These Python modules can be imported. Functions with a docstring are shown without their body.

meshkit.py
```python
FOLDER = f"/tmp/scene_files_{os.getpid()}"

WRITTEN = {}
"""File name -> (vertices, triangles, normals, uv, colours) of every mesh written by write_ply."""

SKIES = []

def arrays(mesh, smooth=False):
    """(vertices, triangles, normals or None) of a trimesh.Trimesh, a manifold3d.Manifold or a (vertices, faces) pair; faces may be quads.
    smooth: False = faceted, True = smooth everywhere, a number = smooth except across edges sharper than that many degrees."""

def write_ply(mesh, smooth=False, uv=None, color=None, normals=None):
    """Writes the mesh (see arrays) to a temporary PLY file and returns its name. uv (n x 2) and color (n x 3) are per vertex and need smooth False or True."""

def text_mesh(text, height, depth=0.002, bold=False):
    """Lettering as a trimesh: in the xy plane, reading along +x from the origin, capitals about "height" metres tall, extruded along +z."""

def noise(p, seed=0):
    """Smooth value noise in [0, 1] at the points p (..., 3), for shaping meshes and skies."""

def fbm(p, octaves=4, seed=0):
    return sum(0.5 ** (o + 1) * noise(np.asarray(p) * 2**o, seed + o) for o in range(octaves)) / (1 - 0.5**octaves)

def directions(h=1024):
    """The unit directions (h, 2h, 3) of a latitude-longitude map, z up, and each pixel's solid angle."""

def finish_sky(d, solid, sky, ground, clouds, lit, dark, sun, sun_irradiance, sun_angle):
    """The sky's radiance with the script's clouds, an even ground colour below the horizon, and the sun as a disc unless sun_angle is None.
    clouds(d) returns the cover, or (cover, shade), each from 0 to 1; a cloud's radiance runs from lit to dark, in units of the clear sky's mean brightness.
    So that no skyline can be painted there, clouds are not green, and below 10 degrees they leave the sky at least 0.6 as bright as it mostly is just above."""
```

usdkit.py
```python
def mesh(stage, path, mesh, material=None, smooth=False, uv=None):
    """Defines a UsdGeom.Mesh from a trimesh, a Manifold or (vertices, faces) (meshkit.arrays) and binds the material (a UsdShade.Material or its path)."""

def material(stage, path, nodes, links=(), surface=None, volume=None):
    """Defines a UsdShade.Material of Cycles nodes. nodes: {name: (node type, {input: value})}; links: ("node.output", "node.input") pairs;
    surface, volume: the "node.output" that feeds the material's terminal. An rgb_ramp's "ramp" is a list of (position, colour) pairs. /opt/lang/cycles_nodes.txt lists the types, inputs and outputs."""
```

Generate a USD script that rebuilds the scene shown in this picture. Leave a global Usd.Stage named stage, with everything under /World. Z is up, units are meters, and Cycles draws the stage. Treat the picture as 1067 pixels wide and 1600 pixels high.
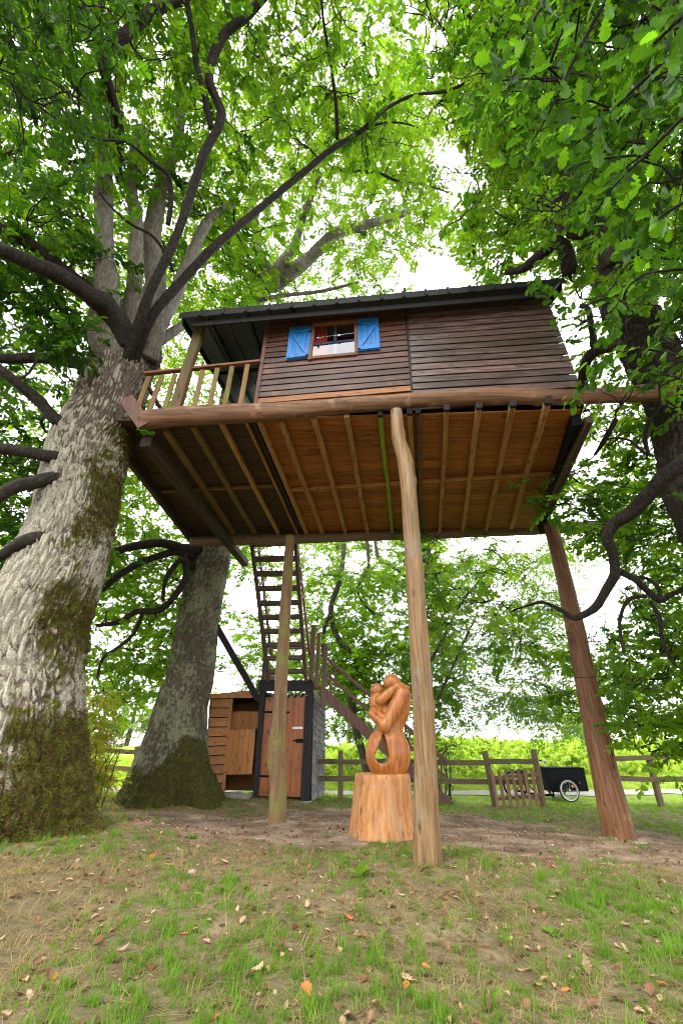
import math, random
import numpy as np, trimesh, usdkit, meshkit
from scipy.interpolate import PchipInterpolator, RegularGridInterpolator
from scipy.spatial import cKDTree
from pxr import Usd, UsdGeom, UsdLux, UsdShade, Gf, Sdf, Vt

stage = Usd.Stage.CreateInMemory()
UsdGeom.SetStageUpAxis(stage, "Z"); UsdGeom.SetStageMetersPerUnit(stage, 1.0)
W = UsdGeom.Xform.Define(stage, "/World"); stage.SetDefaultPrim(W.GetPrim())
UsdGeom.Scope.Define(stage, "/World/Looks")

# ------------------------------------------------------------------ camera, sky, sun, exposure
FPX, CX, CY = 680.0, 533.5, 800.0                      # focal length and centre in the photograph's pixels (1067 wide)
TH = math.atan(365.0 / FPX)                            # the camera looks up
EYE = np.array([0.0, 0.0, 1.2])
EXPOSURE = 1.6
SUN_EL, SUN_AZ = math.radians(52), math.radians(215)   # azimuth = atan2(x, y): behind the camera, to the left
cam = UsdGeom.Camera.Define(stage, "/World/camera")
cam.CreateHorizontalApertureAttr(24.0); cam.CreateVerticalApertureAttr(36.0)
cam.CreateFocalLengthAttr(24.0 * FPX / 1067.0)
cam.CreateClippingRangeAttr(Gf.Vec2f(0.05, 5000))
cam.CreateExposureAttr(EXPOSURE)
cam.AddTranslateOp().Set(Gf.Vec3d(*EYE)); cam.AddRotateXOp().Set(90 + math.degrees(TH))

dome = UsdLux.DomeLight.Define(stage, "/World/sky")
dome.GetPrim().SetCustomDataByKey("kind", "structure")
SKYM = usdkit.material(stage, "/World/Looks/sky_material", {
    "sky": ("sky_texture", {"sky_type": "single_scattering", "sun_disc": False, "sun_elevation": SUN_EL, "sun_rotation": SUN_AZ}),
    "tc": ("texture_coordinate", {}),
    "n": ("noise_texture", {"scale": 2.2, "detail": 5.0, "roughness": 0.55}),
    "r": ("rgb_ramp", {"ramp": [(0.25, (0.80, 0.80, 0.80)), (0.62, (1, 1, 1))]}),
    "cr": ("rgb_ramp", {"ramp": [(0.3, (8.2, 8.5, 8.9)), (0.7, (10.4, 10.5, 10.6))]}),
    "mx": ("mix", {}), "bg": ("background_shader", {"strength": 0.15})},
    [("tc.generated", "n.vector"), ("n.fac", "r.fac"), ("n.fac", "cr.fac"), ("r.color", "mx.fac"), ("sky.color", "mx.color1"), ("cr.color", "mx.color2"),
     ("mx.color", "bg.color")], surface="bg.background")
UsdShade.MaterialBindingAPI.Apply(dome.GetPrim()).Bind(SKYM)
sun = UsdLux.DistantLight.Define(stage, "/World/sun")
sun.CreateNormalizeAttr(True); sun.CreateIntensityAttr(0.4); sun.CreateAngleAttr(12.0); sun.CreateColorAttr(Gf.Vec3f(1.0, 0.95, 0.86))
sun.AddRotateZOp().Set(-math.degrees(SUN_AZ)); sun.AddRotateXOp().Set(math.degrees(SUN_EL) - 90)

rng = np.random.default_rng(7)
R = random.Random(11)

# ------------------------------------------------------------------ placing: a pixel of the photograph becomes a point at a chosen depth
RT, FW, UP = np.array([1.0, 0, 0]), np.array([0, math.cos(TH), math.sin(TH)]), np.array([0, -math.sin(TH), math.cos(TH)])
def ray(px, py): return FW + RT * ((px - CX) / FPX) + UP * (-(py - CY) / FPX)
def at_y(px, py, y): d = ray(px, py); return EYE + d * (y / d[1])
def at_z(px, py, z): d = ray(px, py); return EYE + d * ((z - EYE[2]) / d[2])
def at_r(px, py, r): d = ray(px, py); return EYE + d / np.linalg.norm(d) * r
def at_pl(px, py, p, n): d = ray(px, py); return EYE + d * (np.dot(np.asarray(p) - EYE, n) / np.dot(d, n))
def px_of(P):
    q = np.asarray(P) - EYE; dep = q @ FW
    return np.stack([CX + FPX * (q @ RT) / dep, CY - FPX * (q @ UP) / dep], -1)
def unit(v): v = np.asarray(v, float); return v / (np.linalg.norm(v) + 1e-12)

# ------------------------------------------------------------------ prims
_count = {}
def numbered(parent, name):
    k = (parent, name); n = _count.get(k, 0); _count[k] = n + 1
    return name if n == 0 else f"{name}_{n:03d}"
def tag(p, label=None, cat=None, group=None, kind=None):
    p = p.GetPrim() if hasattr(p, "GetPrim") else p
    for k, v in (("label", label), ("category", cat), ("group", group), ("kind", kind)):
        if v: p.SetCustomDataByKey(k, v)
    return p
def thing(name, label=None, cat=None, loc=None, group=None):
    path = "/World/" + numbered("/World", name)
    x = UsdGeom.Xform.Define(stage, path)
    if loc is not None: x.AddTranslateOp().Set(Gf.Vec3d(*map(float, loc)))
    tag(x, label, cat, group); x.off = np.zeros(3) if loc is None else np.asarray(loc, float)
    OFF[path] = x.off
    return path
OFF = {}
def obj(name, mesh, mat, parent="/World", smooth=False, label=None, cat=None, group=None, kind=None, prim=None):
    path = parent + "/" + numbered(parent, name)
    v, f = (mesh if isinstance(mesh, tuple) else (np.array(mesh.vertices), np.array(mesh.faces)))
    o = next((OFF[p] for p in (parent, parent.rsplit("/", 1)[0]) if p in OFF), None)
    if o is not None: v = v - o
    m = usdkit.mesh(stage, path, (v, f), M[mat] if isinstance(mat, str) else mat, smooth)
    if prim:
        for k, a in prim.items():
            UsdGeom.PrimvarsAPI(m).CreatePrimvar(k, Sdf.ValueTypeNames.FloatArray, "vertex").Set(Vt.FloatArray.FromNumpy(np.asarray(a, np.float32)))
    tag(m, label, cat, group, kind)
    return path
def join(ms): return trimesh.util.concatenate([trimesh.Trimesh(*m, process=False) if isinstance(m, tuple) else m for m in ms])

# ------------------------------------------------------------------ shapes
HEX = np.array([[0,3,2],[0,2,1],[4,5,6],[4,6,7],[0,1,5],[0,5,4],[1,2,6],[1,6,5],[2,3,7],[2,7,6],[3,0,4],[3,4,7]])
def fixed(v, f):
    m = trimesh.Trimesh(v, f, process=False)
    if m.volume < 0: m.invert()
    return m
def plate(q, t, n):
    """A quad of four points thickened by t along n."""
    q = np.asarray(q, float); n = unit(n)
    return fixed(np.vstack([q, q + n * t]), HEX)
def beam(a, b, w, h, up=(0, 0, 1), bev=0.12, w2=None, h2=None, wob=0.0, seg=1):
    """A squared timber from a to b with chamfered edges; w across, h along up."""
    a, b = np.asarray(a, float), np.asarray(b, float); d = unit(b - a); s = unit(np.cross(d, up)); u = np.cross(s, d)
    c = bev * min(w, h); vs = []
    for k in range(seg + 1):
        t = k / seg; ww = (w + ((w2 or w) - w) * t) / 2; hh = (h + ((h2 or h) - h) * t) / 2
        o = a + (b - a) * t + (s * R.uniform(-1, 1) + u * R.uniform(-1, 1)) * wob * (0 < k < seg)
        for x, y in ((-ww + c, -hh), (ww - c, -hh), (ww, -hh + c), (ww, hh - c), (ww - c, hh), (-ww + c, hh), (-ww, hh - c), (-ww, -hh + c)):
            vs.append(o + s * x + u * y)
    fs = []
    for k in range(seg):
        for i in range(8):
            j = (i + 1) % 8; p = k * 8
            fs += [[p + i, p + j, p + 8 + j], [p + i, p + 8 + j, p + 8 + i]]
    for i in range(1, 7): fs += [[0, i + 1, i], [seg * 8, seg * 8 + i, seg * 8 + i + 1]]
    return fixed(np.array(vs), np.array(fs))
def spline(pts, n):
    p = np.asarray(pts, float); t = np.r_[0, np.cumsum(np.linalg.norm(np.diff(p[:, :3], axis=0), axis=1) + 1e-9)]
    if len(p) < 3: return np.stack([np.interp(np.linspace(0, t[-1], n), t, c) for c in p.T], 1)
    return PchipInterpolator(t, p)(np.linspace(0, t[-1], n))
def tube(pts, rad, nseg=10, step=0.12, rough=0.0, fn=None, cap=True, freq=6.0, fast=False):
    """A round limb along pts. fn(phi, s, z) gives a factor of the radius."""
    pr = np.c_[np.asarray(pts, float), np.asarray(rad, float)]
    L = np.linalg.norm(np.diff(pr[:, :3], axis=0), axis=1).sum()
    n = max(3, int(L / step) + 1)
    c = spline(pr, n) if not fast else np.stack([np.interp(np.linspace(0, 1, n), np.linspace(0, 1, len(pr)), q) for q in pr.T], 1); p, r = c[:, :3], np.maximum(np.interp(np.linspace(0, 1, n), np.r_[0, np.cumsum(np.linalg.norm(np.diff(pr[:, :3], axis=0), axis=1))] / L, pr[:, 3]), 0.002)
    t = np.gradient(p, axis=0); t /= np.linalg.norm(t, axis=1, keepdims=True)
    a = np.zeros_like(p); x = np.cross(t[0], [0.31, 0.2, 0.93]); x = unit(x if np.linalg.norm(x) > .1 else np.cross(t[0], [1, 0, 0]))
    for i in range(n):
        x = unit(x - t[i] * (x @ t[i])); a[i] = x
    b = np.cross(t, a); ph = np.arange(nseg) * 2 * np.pi / nseg
    rr = np.repeat(r[:, None], nseg, 1); s = np.linspace(0, L, n)
    if fn is not None: rr = rr * fn(*np.meshgrid(ph, s), p[:, 2:3])
    dirs = np.cos(ph)[None, :, None] * a[:, None] + np.sin(ph)[None, :, None] * b[:, None]
    v = p[:, None] + rr[..., None] * dirs
    if rough: v = v + dirs * (meshkit.noise(v.reshape(-1, 3) * freq, 3).reshape(n, nseg, 1) * rough * rr[..., None])
    v = v.reshape(-1, 3)
    i, j = np.meshgrid(np.arange(n - 1), np.arange(nseg), indexing="ij")
    q = np.stack([i * nseg + j, i * nseg + (j + 1) % nseg, (i + 1) * nseg + (j + 1) % nseg, (i + 1) * nseg + j], -1).reshape(-1, 4)
    f = np.vstack([q[:, [0, 1, 2]], q[:, [0, 2, 3]]])
    if cap:
        m = len(v); v = np.vstack([v, p[0], p[-1]]); k = np.arange(nseg); k2 = (k + 1) % nseg
        f = np.vstack([f, np.stack([np.full(nseg, m), k2, k], 1), np.stack([np.full(nseg, m + 1), (n - 1) * nseg + k, (n - 1) * nseg + k2], 1)])
    return v, f
def surface_nets(S, org, h):
    """The zero surface of a sampled field (negative inside) as a triangle mesh."""
    ins = S < 0; cid = -np.ones(np.array(S.shape) - 1, int); acc = np.zeros(cid.shape + (3,)); cnt = np.zeros(cid.shape)
    base = np.stack(np.meshgrid(*[np.arange(k) for k in cid.shape], indexing="ij"), -1).astype(float)
    C = [(i, j, k) for i in (0, 1) for j in (0, 1) for k in (0, 1)]
    sl = lambda A, c: A[c[0]:A.shape[0] - 1 + c[0], c[1]:A.shape[1] - 1 + c[1], c[2]:A.shape[2] - 1 + c[2]]
    for a in C:
        for b in C:
            if a < b and sum(abs(x - y) for x, y in zip(a, b)) == 1:
                sa, sb = sl(S, a), sl(S, b); m = (sa < 0) != (sb < 0)
                t = np.where(m, sa / np.where(m, sa - sb, 1), 0)
                acc += m[..., None] * (base + np.array(a) + t[..., None] * (np.array(b) - np.array(a))); cnt += m
    on = cnt > 0; cid[on] = np.arange(on.sum()); v = np.asarray(org) + acc[on] / cnt[on][:, None] * h; F = []
    for ax in range(3):
        u, w = (ax + 1) % 3, (ax + 2) % 3
        A = np.take(ins, range(S.shape[ax] - 1), ax); B = np.take(ins, range(1, S.shape[ax]), ax)
        I = np.argwhere(A != B); I = I[(I[:, u] > 0) & (I[:, w] > 0) & (I[:, u] < S.shape[u] - 1) & (I[:, w] < S.shape[w] - 1)]
        def c(du, dw): J = I.copy(); J[:, u] -= du; J[:, w] -= dw; return cid[tuple(J.T)]
        q = np.stack([c(1, 1), c(0, 1), c(0, 0), c(1, 0)], 1); flip = ~A[tuple(I.T)]
        q[flip] = q[flip][:, ::-1]; F.append(q)
    q = np.vstack(F)
    return v, np.vstack([q[:, [0, 1, 2]], q[:, [0, 2, 3]]])
def rock(size, seed, sub=2):
    m = trimesh.creation.icosphere(sub, 1.0); v = np.array(m.vertices)
    v *= 1 + 0.25 * meshkit.noise(v * 1.7 + seed * 3.1, seed)[:, None]
    return v * np.asarray(size), np.array(m.faces)
def instancer(path, protos, pos, quat, scale, idx, label=None, kind="stuff", cat=None):
    """protos: (mesh, material, smooth); quat: w x y z."""
    pi = UsdGeom.PointInstancer.Define(stage, path); ps = []
    for k, (m, mat, sm) in enumerate(protos):
        pp = f"{path}/prototypes/piece_{k:03d}"
        usdkit.mesh(stage, pp, m, M[mat], sm); ps.append(pp)
    pi.CreatePrototypesRel().SetTargets(ps)
    pi.CreatePositionsAttr(Vt.Vec3fArray.FromNumpy(np.asarray(pos, np.float32)))
    q = np.asarray(quat, np.float32); q = q / np.linalg.norm(q, axis=1, keepdims=True)
    pi.CreateOrientationsAttr(Vt.QuathArray([Gf.Quath(float(a), float(b), float(c), float(d)) for a, b, c, d in q]))
    s = np.asarray(scale, np.float32); s = np.repeat(s[:, None], 3, 1) if s.ndim == 1 else s
    pi.CreateScalesAttr(Vt.Vec3fArray.FromNumpy(np.ascontiguousarray(s)))
    pi.CreateProtoIndicesAttr(Vt.IntArray.FromNumpy(np.asarray(idx, np.int32)))
    tag(pi, label, cat, None, kind)
    return pi
def quats(yaw, pitch, roll):
    cy, sy, cp, sp, cr, sr = np.cos(yaw/2), np.sin(yaw/2), np.cos(pitch/2), np.sin(pitch/2), np.cos(roll/2), np.sin(roll/2)
    return np.stack([cr*cp*cy + sr*sp*sy, sr*cp*cy - cr*sp*sy, cr*sp*cy + sr*cp*sy, cr*cp*sy - sr*sp*cy], -1)

# ------------------------------------------------------------------ materials
M = {}
def mat(name, nodes, links, **kw): M[name] = usdkit.material(stage, "/World/Looks/" + name, nodes, links, **kw)
def plain(name, col, rough=0.6, metal=0.0, spec=0.4):
    mat(name, {"n": ("noise_texture", {"scale": 9.0, "detail": 5.0}), "r": ("rgb_ramp", {"ramp": [(0.3, tuple(c * .82 for c in col)), (0.7, tuple(min(1, c * 1.15) for c in col))]}),
               "g": ("geometry", {}), "p": ("principled_bsdf", {"roughness": rough, "metallic": metal, "specular_ior_level": spec})},
        [("g.position", "n.vector"), ("n.fac", "r.fac"), ("r.color", "p.base_color")], surface="p.BSDF")
def wood(name, dark, mid, light, axis="x", grain=26.0, rough=0.6, bump=0.35, spec=0.35, moss=None, moss_at=(0.5, 0.62), vary=0.35, knots=True, blotch=None):
    """Grain stretched along one axis of the place, knots, a tone of its own for every piece, and moss or wear where asked."""
    lo = grain * 0.05; sc = {"x": (lo, grain, grain), "y": (grain, lo, grain), "z": (grain, grain, lo)}[axis]
    nodes = {"g": ("geometry", {}), "o": ("object_info", {}), "sh": ("vector_math", {"math_type": "multiply", "vector2": (37.0, 37.0, 37.0)}), "cx": ("combine_xyz", {}),
             "ad": ("vector_math", {"math_type": "add"}), "mp": ("mapping", {"scale": sc}),
             "n": ("noise_texture", {"scale": 1.0, "detail": 7.0, "roughness": 0.62, "distortion": 0.5}),
             "r": ("rgb_ramp", {"ramp": [(0.28, dark), (0.5, mid), (0.72, light)]}),
             "v": ("map_range", {"from_min": 0.0, "from_max": 1.0, "to_min": 1.0 - vary, "to_max": 1.0 + vary}),
             "hv": ("hsv", {}), "b": ("bump", {"strength": bump, "distance": 0.006}),
             "p": ("principled_bsdf", {"roughness": rough, "specular_ior_level": spec})}
    links = [("o.random", "cx.x"), ("o.random", "cx.y"), ("o.random", "cx.z"), ("cx.vector", "sh.vector1"), ("g.position", "ad.vector1"), ("sh.vector", "ad.vector2"), ("ad.vector", "mp.vector"),
             ("mp.vector", "n.vector"), ("n.fac", "r.fac"), ("o.random", "v.value"), ("v.result", "hv.value"), ("n.fac", "b.height"), ("b.normal", "p.normal")]
    last = "r.color"
    if knots:
        ks = {"x": (2.2, 7, 7), "y": (7, 2.2, 7), "z": (7, 7, 2.2)}[axis]
        nodes |= {"km": ("mapping", {"scale": ks}), "kv": ("voronoi_texture", {"scale": 1.0, "randomness": 1.0}),
                  "kr": ("rgb_ramp", {"ramp": [(0.05, (1, 1, 1)), (0.20, (0, 0, 0))]}), "kx": ("mix", {"color2": tuple(c * .45 for c in dark)})}
        links += [("ad.vector", "km.vector"), ("km.vector", "kv.vector"), ("kv.distance", "kr.fac"), ("kr.color", "kx.fac"), (last, "kx.color1")]; last = "kx.color"
    links += [(last, "hv.color")]; last = "hv.color"
    for tagc, col, lim, s in ((("m"), moss, moss_at, 2.6), (("w"), blotch and blotch[0], blotch and blotch[1], blotch and blotch[2])):
        if col:
            nodes |= {tagc + "n": ("noise_texture", {"scale": s, "detail": 6.0, "roughness": 0.65}), tagc + "r": ("rgb_ramp", {"ramp": [(lim[0], (0, 0, 0)), (lim[1], (1, 1, 1))]}), tagc + "x": ("mix", {"color2": col})}
            links += [("ad.vector", tagc + "n.vector"), (tagc + "n.fac", tagc + "r.fac"), (tagc + "r.color", tagc + "x.fac"), (last, tagc + "x.color1")]; last = tagc + "x.color"
    links += [(last, "p.base_color")]
    mat(name, nodes, links, surface="p.BSDF")

wood("siding_wood", (.024, .010, .008), (.068, .027, .019), (.14, .062, .043), "x", 30, rough=.42, spec=.45, vary=.42, blotch=((.19, .075, .032), (.60, .76), 1.6))
wood("siding_worn", (.028, .015, .014), (.075, .042, .038), (.19, .135, .13), "x", 26, rough=.30, spec=.9, vary=.38, blotch=((.030, .014, .012), (.60, .72), 2.4))
wood("siding_orange", (.11, .045, .016), (.19, .075, .026), (.26, .11, .04), "x", 30, rough=.55)
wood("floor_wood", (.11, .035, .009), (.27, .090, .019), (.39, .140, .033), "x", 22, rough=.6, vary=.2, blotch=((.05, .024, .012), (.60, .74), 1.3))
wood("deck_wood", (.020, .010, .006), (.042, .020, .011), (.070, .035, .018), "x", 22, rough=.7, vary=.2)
wood("joist_wood", (.17, .080, .026), (.30, .15, .055), (.40, .21, .085), "y", 26, rough=.65, vary=.15)
wood("joist_moss", (.08, .045, .018), (.15, .082, .032), (.21, .12, .048), "y", 26, rough=.75, moss=(.095, .090, .018), moss_at=(.46, .66), vary=.15)
wood("joist_green", (.10, .14, .012), (.17, .24, .016), (.23, .31, .03), "y", 26, rough=.75, vary=.05, knots=False)
wood("bearer_wood", (.030, .020, .015), (.055, .035, .025), (.085, .053, .036), "y", 24, rough=.7)
wood("rail_wood", (.085, .034, .014), (.15, .062, .026), (.21, .10, .042), "x", 30, rough=.6)
wood("baluster_wood", (.085, .040, .014), (.155, .078, .028), (.22, .12, .045), "z", 26, rough=.65, moss=(.13, .135, .025), moss_at=(.44, .62))
wood("post_moss", (.065, .032, .015), (.12, .064, .03), (.19, .105, .05), "z", 26, rough=.7, moss=(.085, .085, .018), moss_at=(.42, .64), vary=.1)
wood("log_wood", (.050, .022, .010), (.125, .060, .029), (.22, .118, .064), "x", 20, rough=.7, vary=.06, blotch=((.30, .19, .12), (.56, .70), 2.4), bump=.7)
wood("log_grey", (.075, .05, .032), (.14, .092, .06), (.20, .14, .095), "x", 20, rough=.75, vary=.06, bump=.7)
wood("pole_wood", (.045, .024, .010), (.14, .078, .029), (.24, .145, .064), "z", 26, rough=.6, vary=.05, blotch=((.15, .115, .075), (.54, .68), 2.2), bump=1.0)
wood("pole_red", (.050, .020, .008), (.135, .056, .020), (.23, .108, .045), "z", 26, rough=.6, vary=.05, blotch=((.28, .15, .08), (.58, .70), 2.4), bump=.6)
wood("pole_moss", (.075, .037, .016), (.155, .085, .037), (.235, .14, .068), "z", 26, rough=.7, vary=.05, moss=(.15, .135, .028), moss_at=(.48, .64), bump=.6)
wood("black_timber", (.006, .0055, .0055), (.011, .010, .010), (.022, .020, .020), "z", 26, rough=.75, vary=.15, knots=False)
wood("stair_wood", (.030, .017, .013), (.055, .030, .022), (.085, .047, .034), "z", 26, rough=.6, vary=.15, knots=False)
wood("stair_red", (.060, .026, .017), (.10, .044, .028), (.14, .068, .044), "z", 26, rough=.55, vary=.15, knots=False)
wood("shed_orange", (.23, .098, .036), (.31, .135, .048), (.39, .18, .07), "x", 26, rough=.55, vary=.10)
wood("shed_door_orange", (.25, .092, .026), (.37, .15, .044), (.45, .21, .07), "z", 24, rough=.5, vary=.10, blotch=((.16, .062, .024), (.60, .72), 4.5))
wood("door_red", (.17, .050, .016), (.28, .088, .026), (.36, .125, .038), "z", 22, rough=.45, vary=.08, blotch=((.055, .026, .019), (.55, .70), 3.2))
wood("shingle_grey", (.085, .078, .074), (.15, .14, .135), (.23, .215, .21), "y", 24, rough=.75, vary=.3, knots=False)
wood("carved_wood", (.10, .028, .005), (.26, .080, .012), (.37, .135, .022), "z", 22, rough=.48, vary=.0, bump=.7, spec=.5, knots=False, blotch=((.30, .10, .025), (.58, .75), 5.0))
wood("stump_wood", (.15, .055, .016), (.33, .135, .036), (.46, .225, .075), "z", 24, rough=.55, vary=.0, bump=.9, blotch=((.11, .048, .018), (.56, .70), 4.6), moss=(.30, .17, .095), moss_at=(.5, .7))
wood("fence_wood", (.060, .040, .022), (.105, .070, .040), (.15, .105, .06), "x", 26, rough=.8, vary=.2, moss=(.085, .10, .03), moss_at=(.52, .66))
wood("fence_post", (.075, .046, .027), (.125, .082, .048), (.18, .12, .07), "z", 26, rough=.8, vary=.2, moss=(.09, .10, .03), moss_at=(.5, .66))
wood("gate_wood", (.095, .050, .028), (.155, .085, .048), (.21, .125, .07), "z", 26, rough=.75, vary=.2)
plain("black_metal", (.008, .008, .010), .8, 0.0, .12)
plain("sheet_metal", (.016, .016, .018), .65, 0.0, .2)
plain("ceiling_sheet", (.085, .098, .095), .42, 0.2, .5)
plain("grey_stone", (.15, .12, .09), .85)
plain("pale_stone", (.24, .20, .15), .95)
plain("white_paint", (.72, .72, .70), .5)
plain("concrete", (.24, .225, .205), .9)
plain("red_cloth", (.42, .04, .035), .85)
plain("dark_room", (.16, .12, .10), .9)
plain("purple_frame", (.07, .06, .14), .5)
plain("steel", (.45, .45, .46), .3, .9)
plain("dark_rubber", (.018, .018, .018), .75)
plain("tyre_white", (.62, .60, .56), .6)
plain("orange_reflector", (.75, .22, .02), .3)
plain("bolt_grey", (.022, .020, .018), .85, 0.0, .1)
mat("blue_paint", {"g": ("geometry", {}), "o": ("object_info", {}), "mp": ("mapping", {"scale": (26, 26, 3)}), "n": ("noise_texture", {"scale": 1.0, "detail": 6.0, "roughness": .65}),
    "r": ("rgb_ramp", {"ramp": [(.25, (.006, .085, .30)), (.5, (.010, .15, .46)), (.78, (.03, .25, .60))]}), "v": ("map_range", {"to_min": .85, "to_max": 1.15}), "h": ("hsv", {}),
    "b": ("bump", {"strength": .4, "distance": .004}), "p": ("principled_bsdf", {"roughness": .5})},
    [("g.position", "mp.vector"), ("mp.vector", "n.vector"), ("n.fac", "r.fac"), ("o.random", "v.value"), ("v.result", "h.value"), ("r.color", "h.color"), ("h.color", "p.base_color"), ("n.fac", "b.height"), ("b.normal", "p.normal")], surface="p.BSDF")
mat("pane_glass", {"f": ("layer_weight", {"blend": .5}), "k": ("math", {"math_type": "multiply_add", "value2": .42, "value3": .03}), "t": ("transparent_bsdf", {"color": (.86, .88, .88)}), "gl": ("glossy_bsdf", {"roughness": .01, "color": (1, 1, 1)}), "m": ("mix_closure", {})},
    [("f.facing", "k.value1"), ("k.value", "m.fac"), ("t.BSDF", "m.closure1"), ("gl.BSDF", "m.closure2")], surface="m.closure")

def leaf_mat(name, top, trans, k=0.5, vary=.3, hue=.03, rough=.45):
    mat(name, {"o": ("object_info", {}), "g": ("geometry", {}), "n": ("noise_texture", {"scale": 7.0, "detail": 3.0}), "v0": ("map_range", {"from_min": 0.25, "from_max": .75, "to_min": 1 - vary * .5, "to_max": 1 + vary * .5}), "v1": ("map_range", {"to_min": 1 - vary, "to_max": 1 + vary}),
        "vm": ("math", {"math_type": "multiply"}), "hu": ("map_range", {"to_min": .5 - hue, "to_max": .5 + hue}),
        "h1": ("hsv", {"color": top}), "h2": ("hsv", {"color": trans}),
        "d": ("principled_bsdf", {"roughness": rough, "specular_ior_level": .14}), "t": ("translucent_bsdf", {}), "m": ("mix_closure", {"fac": k})},
        [("g.position", "n.vector"), ("n.fac", "v0.value"), ("o.random", "v1.value"), ("v0.result", "vm.value1"), ("v1.result", "vm.value2"), ("g.random_per_island", "hu.value"), ("hu.result", "h1.hue"), ("hu.result", "h2.hue"),
         ("vm.value", "h1.value"), ("vm.value", "h2.value"), ("h1.color", "d.base_color"), ("h2.color", "t.color"), ("d.BSDF", "m.closure1"), ("t.BSDF", "m.closure2")], surface="m.closure")
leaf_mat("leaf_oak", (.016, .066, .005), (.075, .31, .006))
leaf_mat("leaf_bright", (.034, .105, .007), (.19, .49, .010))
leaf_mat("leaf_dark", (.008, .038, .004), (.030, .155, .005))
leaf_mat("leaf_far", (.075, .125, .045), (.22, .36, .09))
leaf_mat("leaf_fine", (.040, .110, .012), (.16, .42, .02))
leaf_mat("leaf_yellow", (.15, .17, .018), (.50, .55, .045))
leaf_mat("grass_green", (.055, .145, .012), (.14, .36, .02), .4, hue=.025)
leaf_mat("grass_dry", (.25, .19, .085), (.34, .28, .11), .3, hue=.01)
leaf_mat("grass_field", (.15, .27, .022), (.36, .56, .04), .4, hue=.02)
leaf_mat("weed_field", (.15, .29, .03), (.34, .60, .05), .45, hue=.03)
leaf_mat("moss_green", (.085, .105, .012), (.12, .15, .015), .2, hue=.02)
leaf_mat("moss_olive", (.085, .070, .012), (.07, .07, .01), .2, hue=.02)
leaf_mat("moss_brown", (.060, .038, .016), (.06, .04, .02), .2, hue=.02)
leaf_mat("litter_brown", (.135, .078, .036), (.20, .10, .04), .15, hue=.02)
leaf_mat("litter_tan", (.33, .24, .13), (.32, .2, .09), .15, hue=.02)
leaf_mat("litter_orange", (.42, .17, .04), (.4, .16, .03), .2, hue=.02)
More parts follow.
